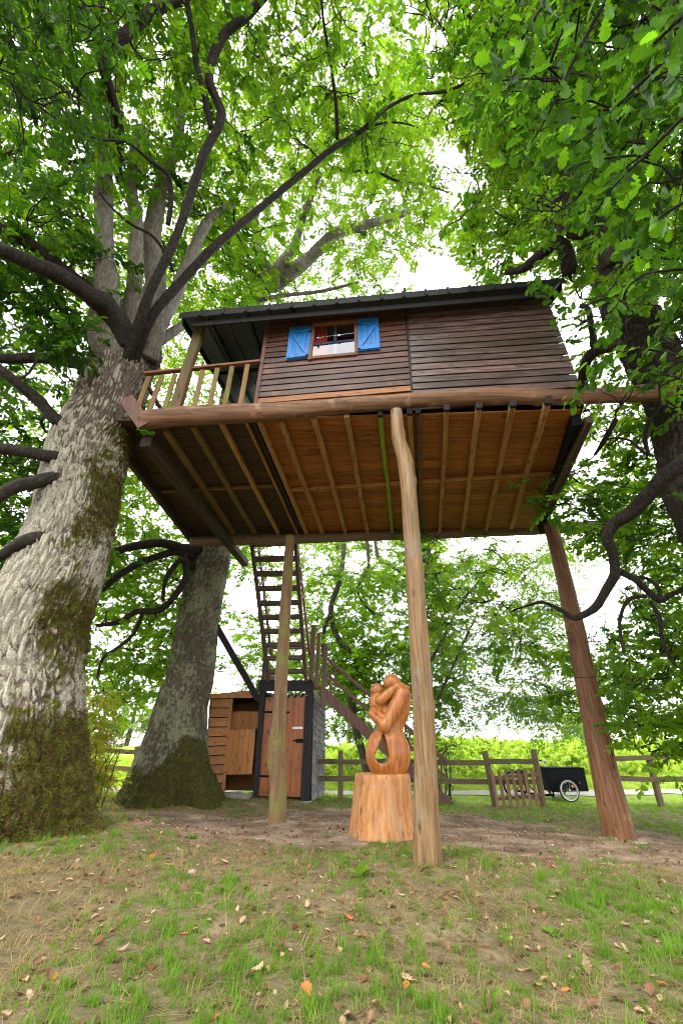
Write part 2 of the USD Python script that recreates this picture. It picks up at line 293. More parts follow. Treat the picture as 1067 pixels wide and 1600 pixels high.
def bark(name, dark, mid, light, scale=(16, 16, 3.0), bump=.9, moss=(.045, .047, .010), lichen=(.36, .37, .32), prims=False):
    nodes = {"g": ("geometry", {}), "mp": ("mapping", {"scale": scale}), "n": ("noise_texture", {"scale": 1.0, "detail": 8.0, "roughness": .65, "distortion": .8}),
             "r": ("rgb_ramp", {"ramp": [(.3, dark), (.5, mid), (.72, light)]}), "b": ("bump", {"strength": bump, "distance": .02}), "p": ("principled_bsdf", {"roughness": .85, "specular_ior_level": .2})}
    links = [("g.position", "mp.vector"), ("mp.vector", "n.vector"), ("n.fac", "r.fac"), ("n.fac", "b.height"), ("b.normal", "p.normal")]
    last = "r.color"
    if prims:
        for a, col, s in (("lichen", lichen, 11.0), ("moss", moss, 5.0)):
            nodes |= {a: ("attribute", {"attribute": a}), a + "n": ("noise_texture", {"scale": s, "detail": 8.0, "roughness": .7}), a + "a": ("math", {"math_type": "add"}),
                      a + "r": ("rgb_ramp", {"ramp": [(.47, (0, 0, 0)), (.56, (1, 1, 1))]}), a + "x": ("mix", {}),
                      a + "d": ("math", {"math_type": "subtract", "value2": .5}), a + "c": ("noise_texture", {"scale": s * 4.5, "detail": 6.0, "roughness": .7}),
                      a + "k": ("rgb_ramp", {"ramp": [(.3, tuple(c * .45 for c in col)), (.5, col), (.72, tuple(min(1, c * q) for c, q in zip(col, (1.9, 1.9, 1.3))))]})}
            links += [("g.position", a + "n.vector"), ("g.position", a + "c.vector"), (a + "c.fac", a + "k.fac"), (a + "k.color", a + "x.color2"), (a + ".fac", a + "d.value1"), (a + "d.value", a + "a.value1"), (a + "n.fac", a + "a.value2"),
                      (a + "a.value", a + "r.fac"), (a + "r.color", a + "x.fac"), (last, a + "x.color1")]; last = a + "x.color"
    links.append((last, "p.base_color"))
    mat(name, nodes, links, surface="p.BSDF")
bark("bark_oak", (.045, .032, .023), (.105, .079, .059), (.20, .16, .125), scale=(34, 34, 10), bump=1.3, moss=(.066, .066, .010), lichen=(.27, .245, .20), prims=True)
bark("bark_second", (.028, .022, .014), (.060, .049, .031), (.115, .098, .066), scale=(30, 30, 4), moss=(.034, .034, .007), lichen=(.135, .135, .085), prims=True)
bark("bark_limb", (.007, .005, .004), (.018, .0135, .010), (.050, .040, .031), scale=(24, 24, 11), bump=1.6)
bark("bark_pale", (.06, .05, .04), (.13, .112, .09), (.23, .205, .175), scale=(18, 18, 4))
bark("bark_right", (.012, .009, .007), (.032, .024, .018), (.080, .064, .05), scale=(24, 24, 8), bump=1.4)
bark("bark_thin", (.035, .03, .024), (.06, .052, .04), (.10, .09, .07), scale=(30, 30, 6))
# ------------------------------------------------------------------ the ground
GC = np.array([[0, 0, 0], [0, 3, .02], [-2, 3, .06], [2, 3, .0], [-3, 4.5, .25], [-4.6, 4.6, .34], [-4.2, 6.2, .42], [-2.8, 6.2, .30], [-6, 7, .32], [-1.5, 5.5, .16], [.9, 5.5, .16], [2.5, 5, .06], [.6, 7.0, .11],
    [-1.2, 8.2, .06], [2.2, 7.5, -.02], [3.6, 7.2, -.08], [-1.3, 10.4, -.06], [5.4, 9.5, -.24], [3, 10, -.16], [1, 10, -.07], [-2.0, 12.4, .05], [-4, 11.2, .10], [-6, 11, .1], [0, 12.4, .0], [4, 13, -.17], [7, 13, -.18], [10, 13, -.15], [1.5, 13.6, -.11],
    [-8, 14, 0], [-4, 15, 0], [0, 16, -.10], [5, 15.2, -.10], [10, 16, -.08], [20, 15, 0], [-20, 15, 0], [-12, 8, .2], [12, 8, -.1], [0, -6, 0], [-8, -4, 0], [8, -4, 0], [6, 4, -.1], [9, 6, -.2], [-9, 4, .3], [0, 20, 0], [10, 20, .05], [-10, 20, .05]], float)
def smooth(a, b, x): t = np.clip((x - a) / (b - a), 0, 1); return t * t * (3 - 2 * t)
FEET = [(.86, 5.48, .26), (4.87, 9.44, .42), (-1.09, 8.98, .25), (.57, 7.18, .62)]
def ground_z(x, y, fine=True):
    x, y = np.asarray(x, float), np.asarray(y, float); sh = np.broadcast(x, y).shape
    p = np.stack([np.broadcast_to(x, sh).ravel(), np.broadcast_to(y, sh).ravel()], 1); z = np.zeros(len(p)); w = np.full(len(p), 1e-6)
    for c in GC:
        k = 1.0 / (((p - c[:2]) ** 2).sum(1) + .10) ** 1.7; z += k * c[2]; w += k
    z /= w; far = smooth(18, 45, np.hypot(p[:, 0], p[:, 1])); z *= 1 - far
    bx = smooth(-3.0, 4.0, p[:, 0])
    z += bx * .95 * smooth(18.5, 31.0, p[:, 1] - .05 * p[:, 0]) + (1 - bx) * .85 * smooth(20, 60, p[:, 1])
    q = np.c_[p, np.zeros(len(p))]
    z += (.22 * meshkit.noise(q * .16, 5) + .16 * meshkit.noise(q * .55, 9)) * smooth(17, 30, p[:, 1])
    for cx_, cy_, w_ in FEET: z += .05 * np.exp(-((p[:, 0] - cx_) ** 2 + (p[:, 1] - cy_) ** 2) / w_ ** 2)
    if fine: z += (.024 * meshkit.noise(q * 1.6, 6) + .020 * meshkit.noise(q * 5.0, 7)) * (1 - smooth(14, 20, p[:, 1]))
    return z.reshape(sh)
def gz(x, y): return float(ground_z(np.array([x]), np.array([y]))[0])
def axis(lo, a, b, hi, st, g):
    c = list(np.arange(a, b, st)); s = st
    while c[-1] < hi: s = min(s * g, 60); c.append(c[-1] + s)
    s = st; d = [a]
    while d[-1] > lo: s = min(s * g, 60); d.append(d[-1] - s)
    return np.array(d[:0:-1] + c)
gx, gy = axis(-600, -7.5, 8.5, 600, .06, 1.09), axis(-120, 2.2, 14.5, 700, .06, 1.09)
GX, GY = np.meshgrid(gx, gy, indexing="ij"); GZ = ground_z(GX, GY)
def grass_amount(x, y):
    """How green the ground is: patches in the foreground, worn soil under the house, full grass past the fence."""
    q = np.stack([x, y, np.zeros_like(x)], -1).reshape(-1, 3)
    n = (.6 * meshkit.noise(q * .75, 21) + .45 * meshkit.noise(q * 2.1, 22) + .25 * meshkit.noise(q * 5, 23)).reshape(np.shape(x))
    bare = 1.15 * np.exp(-(((x - 1.8) / 4.4) ** 2 + ((y - 8.3) / 2.9) ** 2) ** 2) + 1.0 * np.exp(-(((x + 1.6) / 2.6) ** 2 + ((y - 9.0) / 2.8) ** 2) ** 1.5) + .8 * np.exp(-(((x + 2.0) / .9) ** 2 + ((y - 6.9) / .8) ** 2)) + .45 * np.exp(-(((x + 1.3) / .5) ** 2 + ((y - 3.3) / .4) ** 2)) + .5 * np.exp(-(((x - .5) / .45) ** 2 + ((y - 3.6) / .5) ** 2)) + .6 * np.exp(-(((x - 5.5) / 2.5) ** 2 + ((y - 7.0) / 2.4) ** 2)) + .5 * np.exp(-(((x + .8) / .5) ** 2 + ((y - 4.2) / .9) ** 2))
    edge = smooth(11.6, 12.8, y + .25 * n)
    return np.clip(.46 + n * 1.6 - 1.0 * bare, 0, 1) * (1 - edge) + edge
_gz = RegularGridInterpolator((gx, gy), GZ, bounds_error=False, fill_value=None)
def gz(x, y): return float(_gz([[x, y]])[0])
def ground_fast(x, y): return _gz(np.stack([x, y], -1))
i, j = np.meshgrid(np.arange(len(gx) - 1), np.arange(len(gy) - 1), indexing="ij"); k = len(gy)
q4 = np.stack([i * k + j, (i + 1) * k + j, (i + 1) * k + j + 1, i * k + j + 1], -1).reshape(-1, 4)
ga = grass_amount(GX, GY); gfield = smooth(12.2, 14.0, GY)
mat("ground_soil", {"g": ("geometry", {}), "n1": ("noise_texture", {"scale": 1.4, "detail": 8.0, "roughness": .65}), "n2": ("noise_texture", {"scale": 24.0, "detail": 8.0, "roughness": .75}), "n3": ("noise_texture", {"scale": 9.0, "detail": 6.0, "roughness": .7}),
    "soil": ("rgb_ramp", {"ramp": [(.30, (.058, .040, .026)), (.45, (.145, .103, .069)), (.56, (.235, .173, .120)), (.72, (.40, .32, .23))]}), "sm": ("mix", {"mix_type": "multiply", "fac": .75}), "s2": ("rgb_ramp", {"ramp": [(.3, (.30, .27, .25)), (.5, (.85, .82, .8)), (.62, (1.15, 1.1, 1.05)), (.75, (1.6, 1.5, 1.4))]}),
    "green": ("rgb_ramp", {"ramp": [(.3, (.045, .042, .018)), (.5, (.105, .092, .040)), (.7, (.19, .16, .085))]}), "a": ("attribute", {"attribute": "grass"}), "f": ("attribute", {"attribute": "field"}),
    "ad": ("math", {"math_type": "add"}), "su": ("math", {"math_type": "subtract", "value2": .5}), "ar": ("rgb_ramp", {"ramp": [(.50, (0, 0, 0)), (.95, (.75, .75, .75))]}), "mx": ("mix", {}),
    "fc": ("rgb_ramp", {"ramp": [(.3, (.13, .20, .03)), (.5, (.19, .28, .035)), (.7, (.26, .32, .06))]}), "fx": ("mix", {}), "b": ("bump", {"strength": .9, "distance": .02}), "p": ("principled_bsdf", {"roughness": .95, "specular_ior_level": .1})},
    [("g.position", "n1.vector"), ("g.position", "n2.vector"), ("g.position", "n3.vector"), ("n1.fac", "soil.fac"), ("n2.fac", "s2.fac"), ("soil.color", "sm.color1"), ("s2.color", "sm.color2"), ("n3.fac", "green.fac"),
     ("a.fac", "ad.value1"), ("n3.fac", "su.value1"), ("su.value", "ad.value2"), ("ad.value", "ar.fac"), ("ar.color", "mx.fac"), ("sm.color", "mx.color1"), ("green.color", "mx.color2"), ("n3.fac", "fc.fac"), ("f.fac", "fx.fac"), ("mx.color", "fx.color1"), ("fc.color", "fx.color2"),
     ("fx.color", "p.base_color"), ("n2.fac", "b.height"), ("b.normal", "p.normal")], surface="p.BSDF")
obj("ground", (np.stack([GX, GY, GZ], -1).reshape(-1, 3), np.vstack([q4[:, [0, 1, 2]], q4[:, [0, 2, 3]]])), "ground_soil", smooth=True, kind="structure", prim={"grass": ga.ravel(), "field": gfield.ravel()})
pxs = np.linspace(-30, 45, 301); pw = np.linspace(0, 1, 6)
PX, PW = np.meshgrid(pxs, pw, indexing="ij"); PYc = 14.75 + .35 * np.sin(PX * .21) + np.where(PX < -3, -.04 * (PX + 3), 0) + PW * (1.5 + .12 * np.sin(PX * 1.3)) + .10 * np.sin(PX * 4.1 + PW * 9) * (np.abs(PW - .5) > .3)
PZ = ground_z(PX, PYc) + .016; ii, jj = np.meshgrid(np.arange(300), np.arange(5), indexing="ij")
qp = np.stack([ii * 6 + jj, (ii + 1) * 6 + jj, (ii + 1) * 6 + jj + 1, ii * 6 + jj + 1], -1).reshape(-1, 4)
mat("path_gravel", {"g": ("geometry", {}), "n": ("noise_texture", {"scale": 22.0, "detail": 7.0, "roughness": .7}), "r": ("rgb_ramp", {"ramp": [(.3, (.26, .235, .19)), (.6, (.42, .39, .33))]}), "b": ("bump", {"strength": .6, "distance": .02}), "p": ("principled_bsdf", {"roughness": .95})},
    [("g.position", "n.vector"), ("n.fac", "r.fac"), ("r.color", "p.base_color"), ("n.fac", "b.height"), ("b.normal", "p.normal")], surface="p.BSDF")
obj("path", (np.stack([PX, PYc, PZ], -1).reshape(-1, 3), np.vstack([qp[:, [0, 1, 2]], qp[:, [0, 2, 3]]])), "path_gravel", smooth=True, kind="structure")

# ------------------------------------------------------------------ the tree house
TREEHOUSE = thing("treehouse", "large dark boarded treehouse with blue shutters raised on log posts between oaks", "treehouse", at_z(600, 745, 6.0))
ZJ, ZB = 5.99, 6.10
WN = unit([-.05, -1, 0]); WP = np.array([0, 5.72, 7.0])                    # the front wall's plane and its outward normal
def wall(px, py, off=0.0): return at_pl(px, py, WP + WN * off, WN)
# floor: boards lie across the joists, each a piece of its own
FLl, FLr, BLl, BRr = at_z(166, 657, ZB), at_z(908, 640, ZB), at_z(300, 842, ZB), at_z(846, 826, ZB)
SPf, SPb = at_z(398, 655, ZB), at_z(474, 837, ZB)
def strip(a0, a1, b0, b1, n, name, m, t):
    for q in range(n):
        s0, s1 = q / n + .0008, (q + 1) / n - .0008; dz = R.uniform(-.004, .004)
        p = [a0 + (a1 - a0) * s0, b0 + (b1 - b0) * s0, b0 + (b1 - b0) * s1, a0 + (a1 - a0) * s1]
        obj(name, plate(np.array(p) + [0, 0, dz], t, (0, 0, 1)), m, TREEHOUSE)
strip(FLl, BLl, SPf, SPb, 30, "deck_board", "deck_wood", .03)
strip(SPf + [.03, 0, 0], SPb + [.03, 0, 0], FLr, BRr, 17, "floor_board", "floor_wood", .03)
J = [((258, 676), (366, 838), "joist_moss", .085), ((300, 668), (400, 838), "joist_moss", .075), ((344, 662), (436, 838), "joist_wood", .06), ((384, 660), (466, 838), "joist_wood", .035), ((405, 660), (480, 838), "joist_wood", .07),
     ((438, 660), (505, 838), "joist_wood", .075), ((490, 656), (541, 838), "joist_wood", .07), ((541, 652), (575, 836), "joist_wood", .065), ((594, 649), (613, 835), "joist_green", .055), ((640, 646), (650, 834), "joist_wood", .06),
     ((653, 645), (659, 834), "bearer_wood", .05), ((698, 640), (687, 833), "joist_wood", .06), ((749, 637), (723, 831), "joist_wood", .07), ((802, 634), (760, 829), "joist_wood", .07), ((857, 630), (799, 827), "joist_wood", .075)]
for a, b, m, w in J:
    A, B = at_z(*a, ZJ), at_z(*b, ZJ); h = ZB - ZJ - .003
    B = A + (B - A) * ((10.15 - A[1]) / (B[1] - A[1])) if B[1] > 10.15 else B
    obj("joist", beam(A + [0, 0, h / 2], B + [0, 0, h / 2], w * 1.3, h, wob=.010, seg=5), m, TREEHOUSE, label="joist covered in bright green moss" if m == "joist_green" else None)
    if a[0] > 580: obj("joist_hanger", beam(A + [0, -.012, h / 2], A + unit(B - A) * .05 + [0, 0, h / 2], w * 1.3 + .014, h + .01), "bolt_grey", TREEHOUSE)
obj("divider_strip", beam(at_z(396, 659, ZJ + .02) + [0, 0, .03], at_z(473, 838, ZJ + .02) + [0, 0, .03], .055, .09), "black_timber", TREEHOUSE)
for a, b, m in (((252, 770), (428, 761), "joist_moss"), ((455, 767), (860, 742), "joist_wood")):
    A, B = at_z(*a, ZJ + .03), at_z(*b, ZJ + .03)
    K = [A] + [p for p in []] + [B]
    obj("noggin", beam(A + [0, 0, .035], B + [0, 0, .035], .06, .07), m, TREEHOUSE)
obj("bearer", beam(at_z(228, 690, ZJ - .14), at_z(383, 880, 5.73), .20, .20, wob=.01, seg=4), "bearer_wood", TREEHOUSE, label="dark bearer whose end sticks out past the second oak")
obj("side_beam", beam(at_z(182, 690, ZJ + .03), at_z(299, 842, ZJ + .03), .12, .20), "bearer_wood", TREEHOUSE)
obj("side_beam", beam(at_z(900, 655, ZJ + .02), at_z(846, 826, ZJ + .02), .16, .24), "black_metal", TREEHOUSE, label="black side beam on the right edge of the floor")
obj("end_strut", beam(at_z(920, 655, ZJ - .05), at_z(856, 800, ZJ - .35), .12, .14), "bearer_wood", TREEHOUSE)
# front log
def log_fn(seed, knots):
    def f(ph, s, z):
        o = 1 + .13 * meshkit.noise(np.stack([np.cos(ph) * .8, np.sin(ph) * .8, s * 1.9 + seed], -1).reshape(-1, 3), seed).reshape(ph.shape) + .05 * meshkit.noise(np.stack([np.cos(ph) * 6, np.sin(ph) * 6, s * .9], -1).reshape(-1, 3), seed + 1).reshape(ph.shape)
        for ks, kp, a in knots: o = o + a * np.exp(-((s - ks) / .06) ** 2 - ((np.angle(np.exp(1j * (ph - kp)))) / .35) ** 2)
        return o
    return f
LOG = [(222, 657, 5.70, .19), (300, 649, 5.66, .20), (400, 645, 5.60, .185), (500, 637, 5.55, .16), (600, 629, 5.50, .15), (700, 622, 5.46, .155), (800, 619, 5.44, .165), (900, 620, 5.42, .15), (960, 617, 5.41, .15), (1046, 612, 5.40, .185)]
obj("front_log", tube([at_y(a, b, c) for a, b, c, _ in LOG], [d * .78 for *_, d in LOG], 28, .05, fn=log_fn(3, [(4.2, 2.0, .22), (5.05, 2.2, .25), (5.9, 1.9, .2), (6.6, 2.3, .28), (7.3, 1.8, .22), (7.75, 5.6, .25), (6.1, 4.0, .2), (5.5, .4, .2)])), "log_wood", TREEHOUSE, smooth=True)
BLOG = [(298, 846, 10.3, .10), (420, 843, 10.3, .11), (560, 838, 10.25, .105), (700, 833, 10.2, .11), (830, 827, 10.15, .12), (935, 823, 10.1, .125)]
obj("back_log", tube([at_y(a, b, c) for a, b, c, _ in BLOG], [d * 1.15 for *_, d in BLOG], 20, .08, fn=log_fn(9, [(2, 1, .2), (4, 3, .2), (6, 4.5, .2)])), "log_grey", TREEHOUSE, smooth=True)
# siding: two panels of lapped boards
def panel(bl, tl, tr, br, n, name, mats, hole=None):
    pbl, ptl, ptr, pbr = (np.array(p, float) for p in (bl, tl, tr, br))
    bl, tl, tr, br = (wall(*p) for p in (bl, tl, tr, br))
    for q in range(n):
        s0, s1 = q / n, (q + .875) / n; spans = [(0.0, 1.0)]
        if hole:
            m0, m1 = pbl + (ptl - pbl) * (s0 + s1) / 2, pbr + (ptr - pbr) * (s0 + s1) / 2; ta, tb_ = ((x - m0[0]) / (m1[0] - m0[0]) for x in hole[:2]); ym = m0[1] + (m1[1] - m0[1]) * (ta + tb_) / 2
            if hole[2] < ym < hole[3]: spans = [(0.0, ta), (tb_, 1.0)]
        for t0, t1 in spans:
            L0, R0, L1, R1 = bl + (tl - bl) * s0, br + (tr - br) * s0, bl + (tl - bl) * s1, br + (tr - br) * s1
            board(L0 + (R0 - L0) * t0, L0 + (R0 - L0) * t1, L1 + (R1 - L1) * t0, L1 + (R1 - L1) * t1, name, mats(q, n))
def board(l0, r0, l1, r1, name, mt):
        K = 12; v = []; a = R.uniform(-1, 1) * .004
        ph, ph2 = R.uniform(0, 6), R.uniform(2, 4)
        for k in range(K + 1):
            t = k / K; w = .0035 * math.sin(ph + ph2 * 2.2 * t) + .002 * math.sin(ph * 3 + 13 * t)
            b = l0 + (r0 - l0) * t + [0, 0, w + a]; u = l1 + (r1 - l1) * t + [0, 0, w]
            v += [b + WN * .034, u + WN * .022, u, b + WN * .004]
        f = []
        for k in range(K):
            for c in range(4):
                p, p2 = k * 4 + c, k * 4 + (c + 1) % 4; f += [[p, p2, p2 + 4], [p, p2 + 4, p + 4]]
        f += [[0, 2, 1], [0, 3, 2], [K * 4, K * 4 + 1, K * 4 + 2], [K * 4, K * 4 + 2, K * 4 + 3]]
        obj(name, fixed(np.array(v), np.array(f)), mt, TREEHOUSE)
panel((401, 632), (424, 491), (630, 470), (642, 612), 17, "siding_board", lambda q, n: "siding_orange" if q == 0 else "siding_wood", hole=(484.5, 557, 504, 561))
panel((645, 620), (634, 467), (848, 450), (906, 606), 17, "siding_board", lambda q, n: "siding_worn")
obj("skirting_board", plate([wall(398, 650, -.01), wall(401, 632, -.01), wall(642, 611, -.01), wall(643, 632, -.01)], .03, -WN), "siding_orange", TREEHOUSE)
obj("skirting_board", plate([wall(645, 640, -.01), wall(645, 619, -.01), wall(906, 604, -.01), wall(908, 625, -.01)], .03, -WN), "siding_wood", TREEHOUSE)
obj("corner_trim", plate([wall(397, 634, .0), wall(418, 496, .0), wall(424, 496, .0), wall(402, 634, .0)], .045, WN), "stair_red", TREEHOUSE)
obj("seam_trim", plate([wall(642, 616, .0), wall(630, 452, .0), wall(634, 452, .0), wall(645, 616, .0)], .042, WN), "black_timber", TREEHOUSE)
# room behind the wall: shell, so that the window looks into it
cbl, ctl, ctr, cbr = wall(404, 640, -.04), wall(426, 497, -.04), wall(846, 455, -.04), wall(904, 628, -.04)
WINQ = [(484, 562), (490, 510), (556, 503), (557, 555)]
back = np.array([.0, 4.3, 0]); up_b = np.array([0, 0, 1.0])
obj("side_wall", plate([cbr, cbr + back, ctr + back + up_b, ctr], .04, (-1, 0, 0)), "siding_wood", TREEHOUSE)
obj("side_wall", plate([cbl, cbl + back, ctl + back + up_b, ctl], .04, (1, 0, 0)), "siding_wood", TREEHOUSE)
obj("back_wall", plate([cbl + back, cbr + back, ctr + back + up_b, ctl + back + up_b], .04, (0, -1, 0)), "dark_room", TREEHOUSE)
wb, wt = wall(484, 562, -.04), wall(490, 510, -.04); wr = wall(556, 503, -.04); wrb = wall(557, 555, -.04)
def at_wall_x(P, Q, x): t = (x - P[0]) / (Q[0] - P[0]); return P + (Q - P) * t
for q in ([cbl, ctl, at_wall_x(ctl, ctr, wt[0]), at_wall_x(cbl, cbr, wb[0])], [at_wall_x(cbl, cbr, wrb[0]), at_wall_x(ctl, ctr, wr[0]), ctr, cbr],
          [at_wall_x(cbl, cbr, wb[0]), wb, wrb, at_wall_x(cbl, cbr, wrb[0])], [wt, at_wall_x(ctl, ctr, wt[0]), at_wall_x(ctl, ctr, wr[0]), wr]):
    obj("wall_lining", plate(q, .02, -WN), "dark_room", TREEHOUSE)
obj("ceiling_panel", plate([ctl - [0, 0, .12], ctr - [0, 0, .12], ctr + back + up_b - [0, 0, .12], ctl + back + up_b - [0, 0, .12]], .02, (0, 0, 1)), "dark_room", TREEHOUSE)
# window
WF = obj("window", plate([wall(481, 565, .01), wall(489, 509, .01), wall(493, 509, .01), wall(486, 564, .01)], .055, WN), "rail_wood", TREEHOUSE)
def wp(px, py, o): return wall(px, py, o)
for q in ([(488, 507.5), (557.5, 501.5), (557.5, 505), (489, 511)], [(553.5, 504), (557.8, 503.5), (558, 556.5), (554, 556.5)], [(484, 559.5), (557, 553), (557.5, 556.5), (483, 563.5)]):
    obj("frame_bar", plate([wp(*p, .01) for p in q], .05, WN), "rail_wood", WF)
obj("pane", (np.array([wp(487, 559, .016), wp(554.5, 553, .016), wp(554, 506, .016), wp(492.5, 512, .016)]), np.array([[0, 1, 2], [0, 2, 3]])), "pane_glass", WF)
for q in ([(522, 504), (526, 504), (526, 557), (521, 557)], [(487, 538), (555, 530), (555, 533), (487, 541)], [(489, 514), (493, 514), (490, 557), (486, 557)]):
    obj("glazing_bar", plate([wp(*p, -.02) for p in q], .02, WN), "purple_frame", WF)
def curtain(x0, x1, y0, y1, off):
    n = 25; v = []
    for k in range(n):
        t = k / (n - 1); o = off + .03 * math.sin(t * 22)
        v += [wall(x0 + (x1 - x0) * t, y0, o), wall(x0 + (x1 - x0) * t, y1, o)]
    return np.array(v), np.array([[2 * k, 2 * k + 1, 2 * k + 3] for k in range(n - 1)] + [[2 * k, 2 * k + 3, 2 * k + 2] for k in range(n - 1)])
obj("curtain", curtain(490, 511, 501, 570, -.07), "red_cloth", TREEHOUSE, smooth=True)
# shutters: planks with ledges and a brace
def shutter(tl, tr, br, bl, z0, z1):
    P = lambda s, t, o: wall(*(np.array(tl) * (1 - s) * (1 - t) + np.array(tr) * s * (1 - t) + np.array(br) * s * t + np.array(bl) * (1 - s) * t), o)
    S = obj("shutter", plate([P(.0, 0, .034), P(.195, 0, .034), P(.195, 1, .034), P(.0, 1, .034)], .022, WN), "blue_paint", TREEHOUSE)
    for k in range(1, 5): obj("plank", plate([P(k * .2 + .004, 0, .034), P(k * .2 + .196, 0, .034), P(k * .2 + .196, 1, .034), P(k * .2 + .004, 1, .034)], .021 + .003 * (k % 2), WN), "blue_paint", S)
    for t in (.06, .84): obj("ledge", plate([P(.02, t, .059), P(.98, t, .059), P(.98, t + .11, .059), P(.02, t + .11, .059)], .022, WN), "blue_paint", S)
    a, b = z0, z1; obj("brace", plate([P(a, .18, .059), P(a + .13 * np.sign(b - a), .18, .059), P(b, .83, .059), P(b - .13 * np.sign(b - a), .83, .059)], .02, WN), "blue_paint", S)
    for t in (.12, .88): obj("hinge", plate([P(.0 if z0 > .5 else .86, t, .082), P(.14 if z0 > .5 else 1., t, .082), P(.14 if z0 > .5 else 1., t + .025, .082), P(.0 if z0 > .5 else .86, t + .025, .082)], .006, WN), "black_metal", S)
shutter((453, 513), (488, 510), (481, 559), (447, 563), .06, .94)
shutter((558, 500), (591, 497), (594, 546), (559, 550), .94, .06)
# roof: box-profile sheet rising to the back, an apron and a fascia along the eave
EL, ER = at_y(283, 492, 5.40), at_y(880, 438, 5.22)
SL = np.array([.0, 5.6, 1.95])
def rib_profile(n, pitch=.42, h=.026):
    ts = []; L = np.linalg.norm(ER - EL)
    for k in range(int(L / pitch)):
        x = k * pitch
        ts += [(x, 0), (x + .36, 0), (x + .37, h), (x + .41, h), (x + .42, 0)]
    return [(a / L, b) for a, b in ts if a <= L] + [(1, 0)]
def sheet(p0, p1, d, nrm, t=.006):
    pr = rib_profile(0); v = []
    for a, b in pr:
        o = p0 + (p1 - p0) * a + nrm * b
        v += [o, o + d, o + d + nrm * t, o + nrm * t]
    f = []
    for k in range(len(pr) - 1):
        for c in range(4):
            a, b = k * 4 + c, k * 4 + (c + 1) % 4; f += [[a, b, b + 4], [a, b + 4, a + 4]]
    f += [[0, 2, 1], [0, 3, 2]]; e = len(pr) * 4 - 4; f += [[e, e + 1, e + 2], [e, e + 2, e + 3]]
    return fixed(np.array(v), np.array(f))
RN = unit(np.cross(ER - EL, SL))
RN = RN if RN[2] > 0 else -RN
obj("roof_sheet", sheet(EL, ER, SL, RN), "ceiling_sheet", TREEHOUSE)
obj("eave_apron", sheet(EL + [0, -.03, .03], ER + [0, -.03, .03], np.array([.0, -.03, -.20]), np.array([0, -1.0, .1])), "sheet_metal", TREEHOUSE)
EF0, EF1 = at_y(300, 507, 5.45), at_y(872, 458, 5.28)
obj("fascia_board", beam(EF0, EF1, .035, .12), "black_timber", TREEHOUSE)
obj("verge_board", beam(EL + [.03, .05, -.09], EL + SL + [.03, 0, -.09], .03, .16), "black_timber", TREEHOUSE)
obj("verge_board", beam(ER + [-.03, .05, -.09], ER + SL + [-.03, 0, -.09], .03, .16), "black_timber", TREEHOUSE)
for t in (.07, .17, .29): obj("rafter", beam(EL + (ER - EL) * t + [0, .1, -.07], EL + (ER - EL) * t + SL + [0, 0, -.07], .06, .11), "black_timber", TREEHOUSE)
for t in (.35, .7): obj("purlin", beam(EL + SL * t + [.05, 0, -.16], EL + (ER - EL) * .3 + SL * t + [0, 0, -.16], .07, .06), "black_timber", TREEHOUSE)
# porch: post, rail, balusters, a screen at the back
PY = 5.74
A, B = at_y(313, 512, PY - .02), at_y(272, 646, PY - .02)
obj("porch_post", beam(B + [0, 0, -.1], A + [0, 0, .1], .17, .15, up=(0, 1, 0), wob=.006, seg=4), "post_moss", TREEHOUSE)
HB = at_y(407, 565, PY)
obj("handrail", beam(at_y(226, 584, PY), HB, .09, .05, up=(0, 0, 1)), "rail_wood", TREEHOUSE)
obj("bottom_rail", beam(at_y(205, 655, PY), at_y(400, 640, PY), .06, .05), "rail_wood", TREEHOUSE)
for t, b in (((233, 587), (210, 652)), ((254, 585), (230, 650)), ((274, 583), (254, 650)), ((317, 577), (301, 648)), ((340, 574), (325, 646)), ((363, 571), (349, 644)), ((387, 568), (374, 642))):
    obj("baluster", beam(at_y(*b, PY - .05), at_y(*t, PY - .05) - [0, 0, .02], .085, .03, up=(0, 1, 0)), "baluster_wood", TREEHOUSE)
obj("side_rail", beam(at_y(222, 585, PY) + [0, .05, 0], at_y(222, 585, PY) + [.0, 4.3, .0], .05, .08), "stair_red", TREEHOUSE)
for k in range(1, 9):
    p = at_y(222, 585, PY) + [0, .05 + k * .47, 0]; obj("baluster", beam(p - [0, 0, .95], p, .03, .085), "baluster_wood", TREEHOUSE)
x0, x1, y0 = at_y(374, 600, 9.2)[0], cbl[0], 9.2
for k in range(7):
    a, b = x0 + (x1 - x0) * k / 7 + .005, x0 + (x1 - x0) * (k + 1) / 7
    obj("screen_board", plate([(a, y0, ZB + .03), (b, y0, ZB + .03), (b, y0, 9.4), (a, y0, 9.4)], .03, (0, 1, 0)), "black_timber", TREEHOUSE)
obj("knee_board", beam(at_y(197, 622, 5.50), at_y(226, 664, 5.62), .04, .24, up=(1, 0, .6)), "stair_red", TREEHOUSE, label="reddish board nailed between the log and the leaning oak")
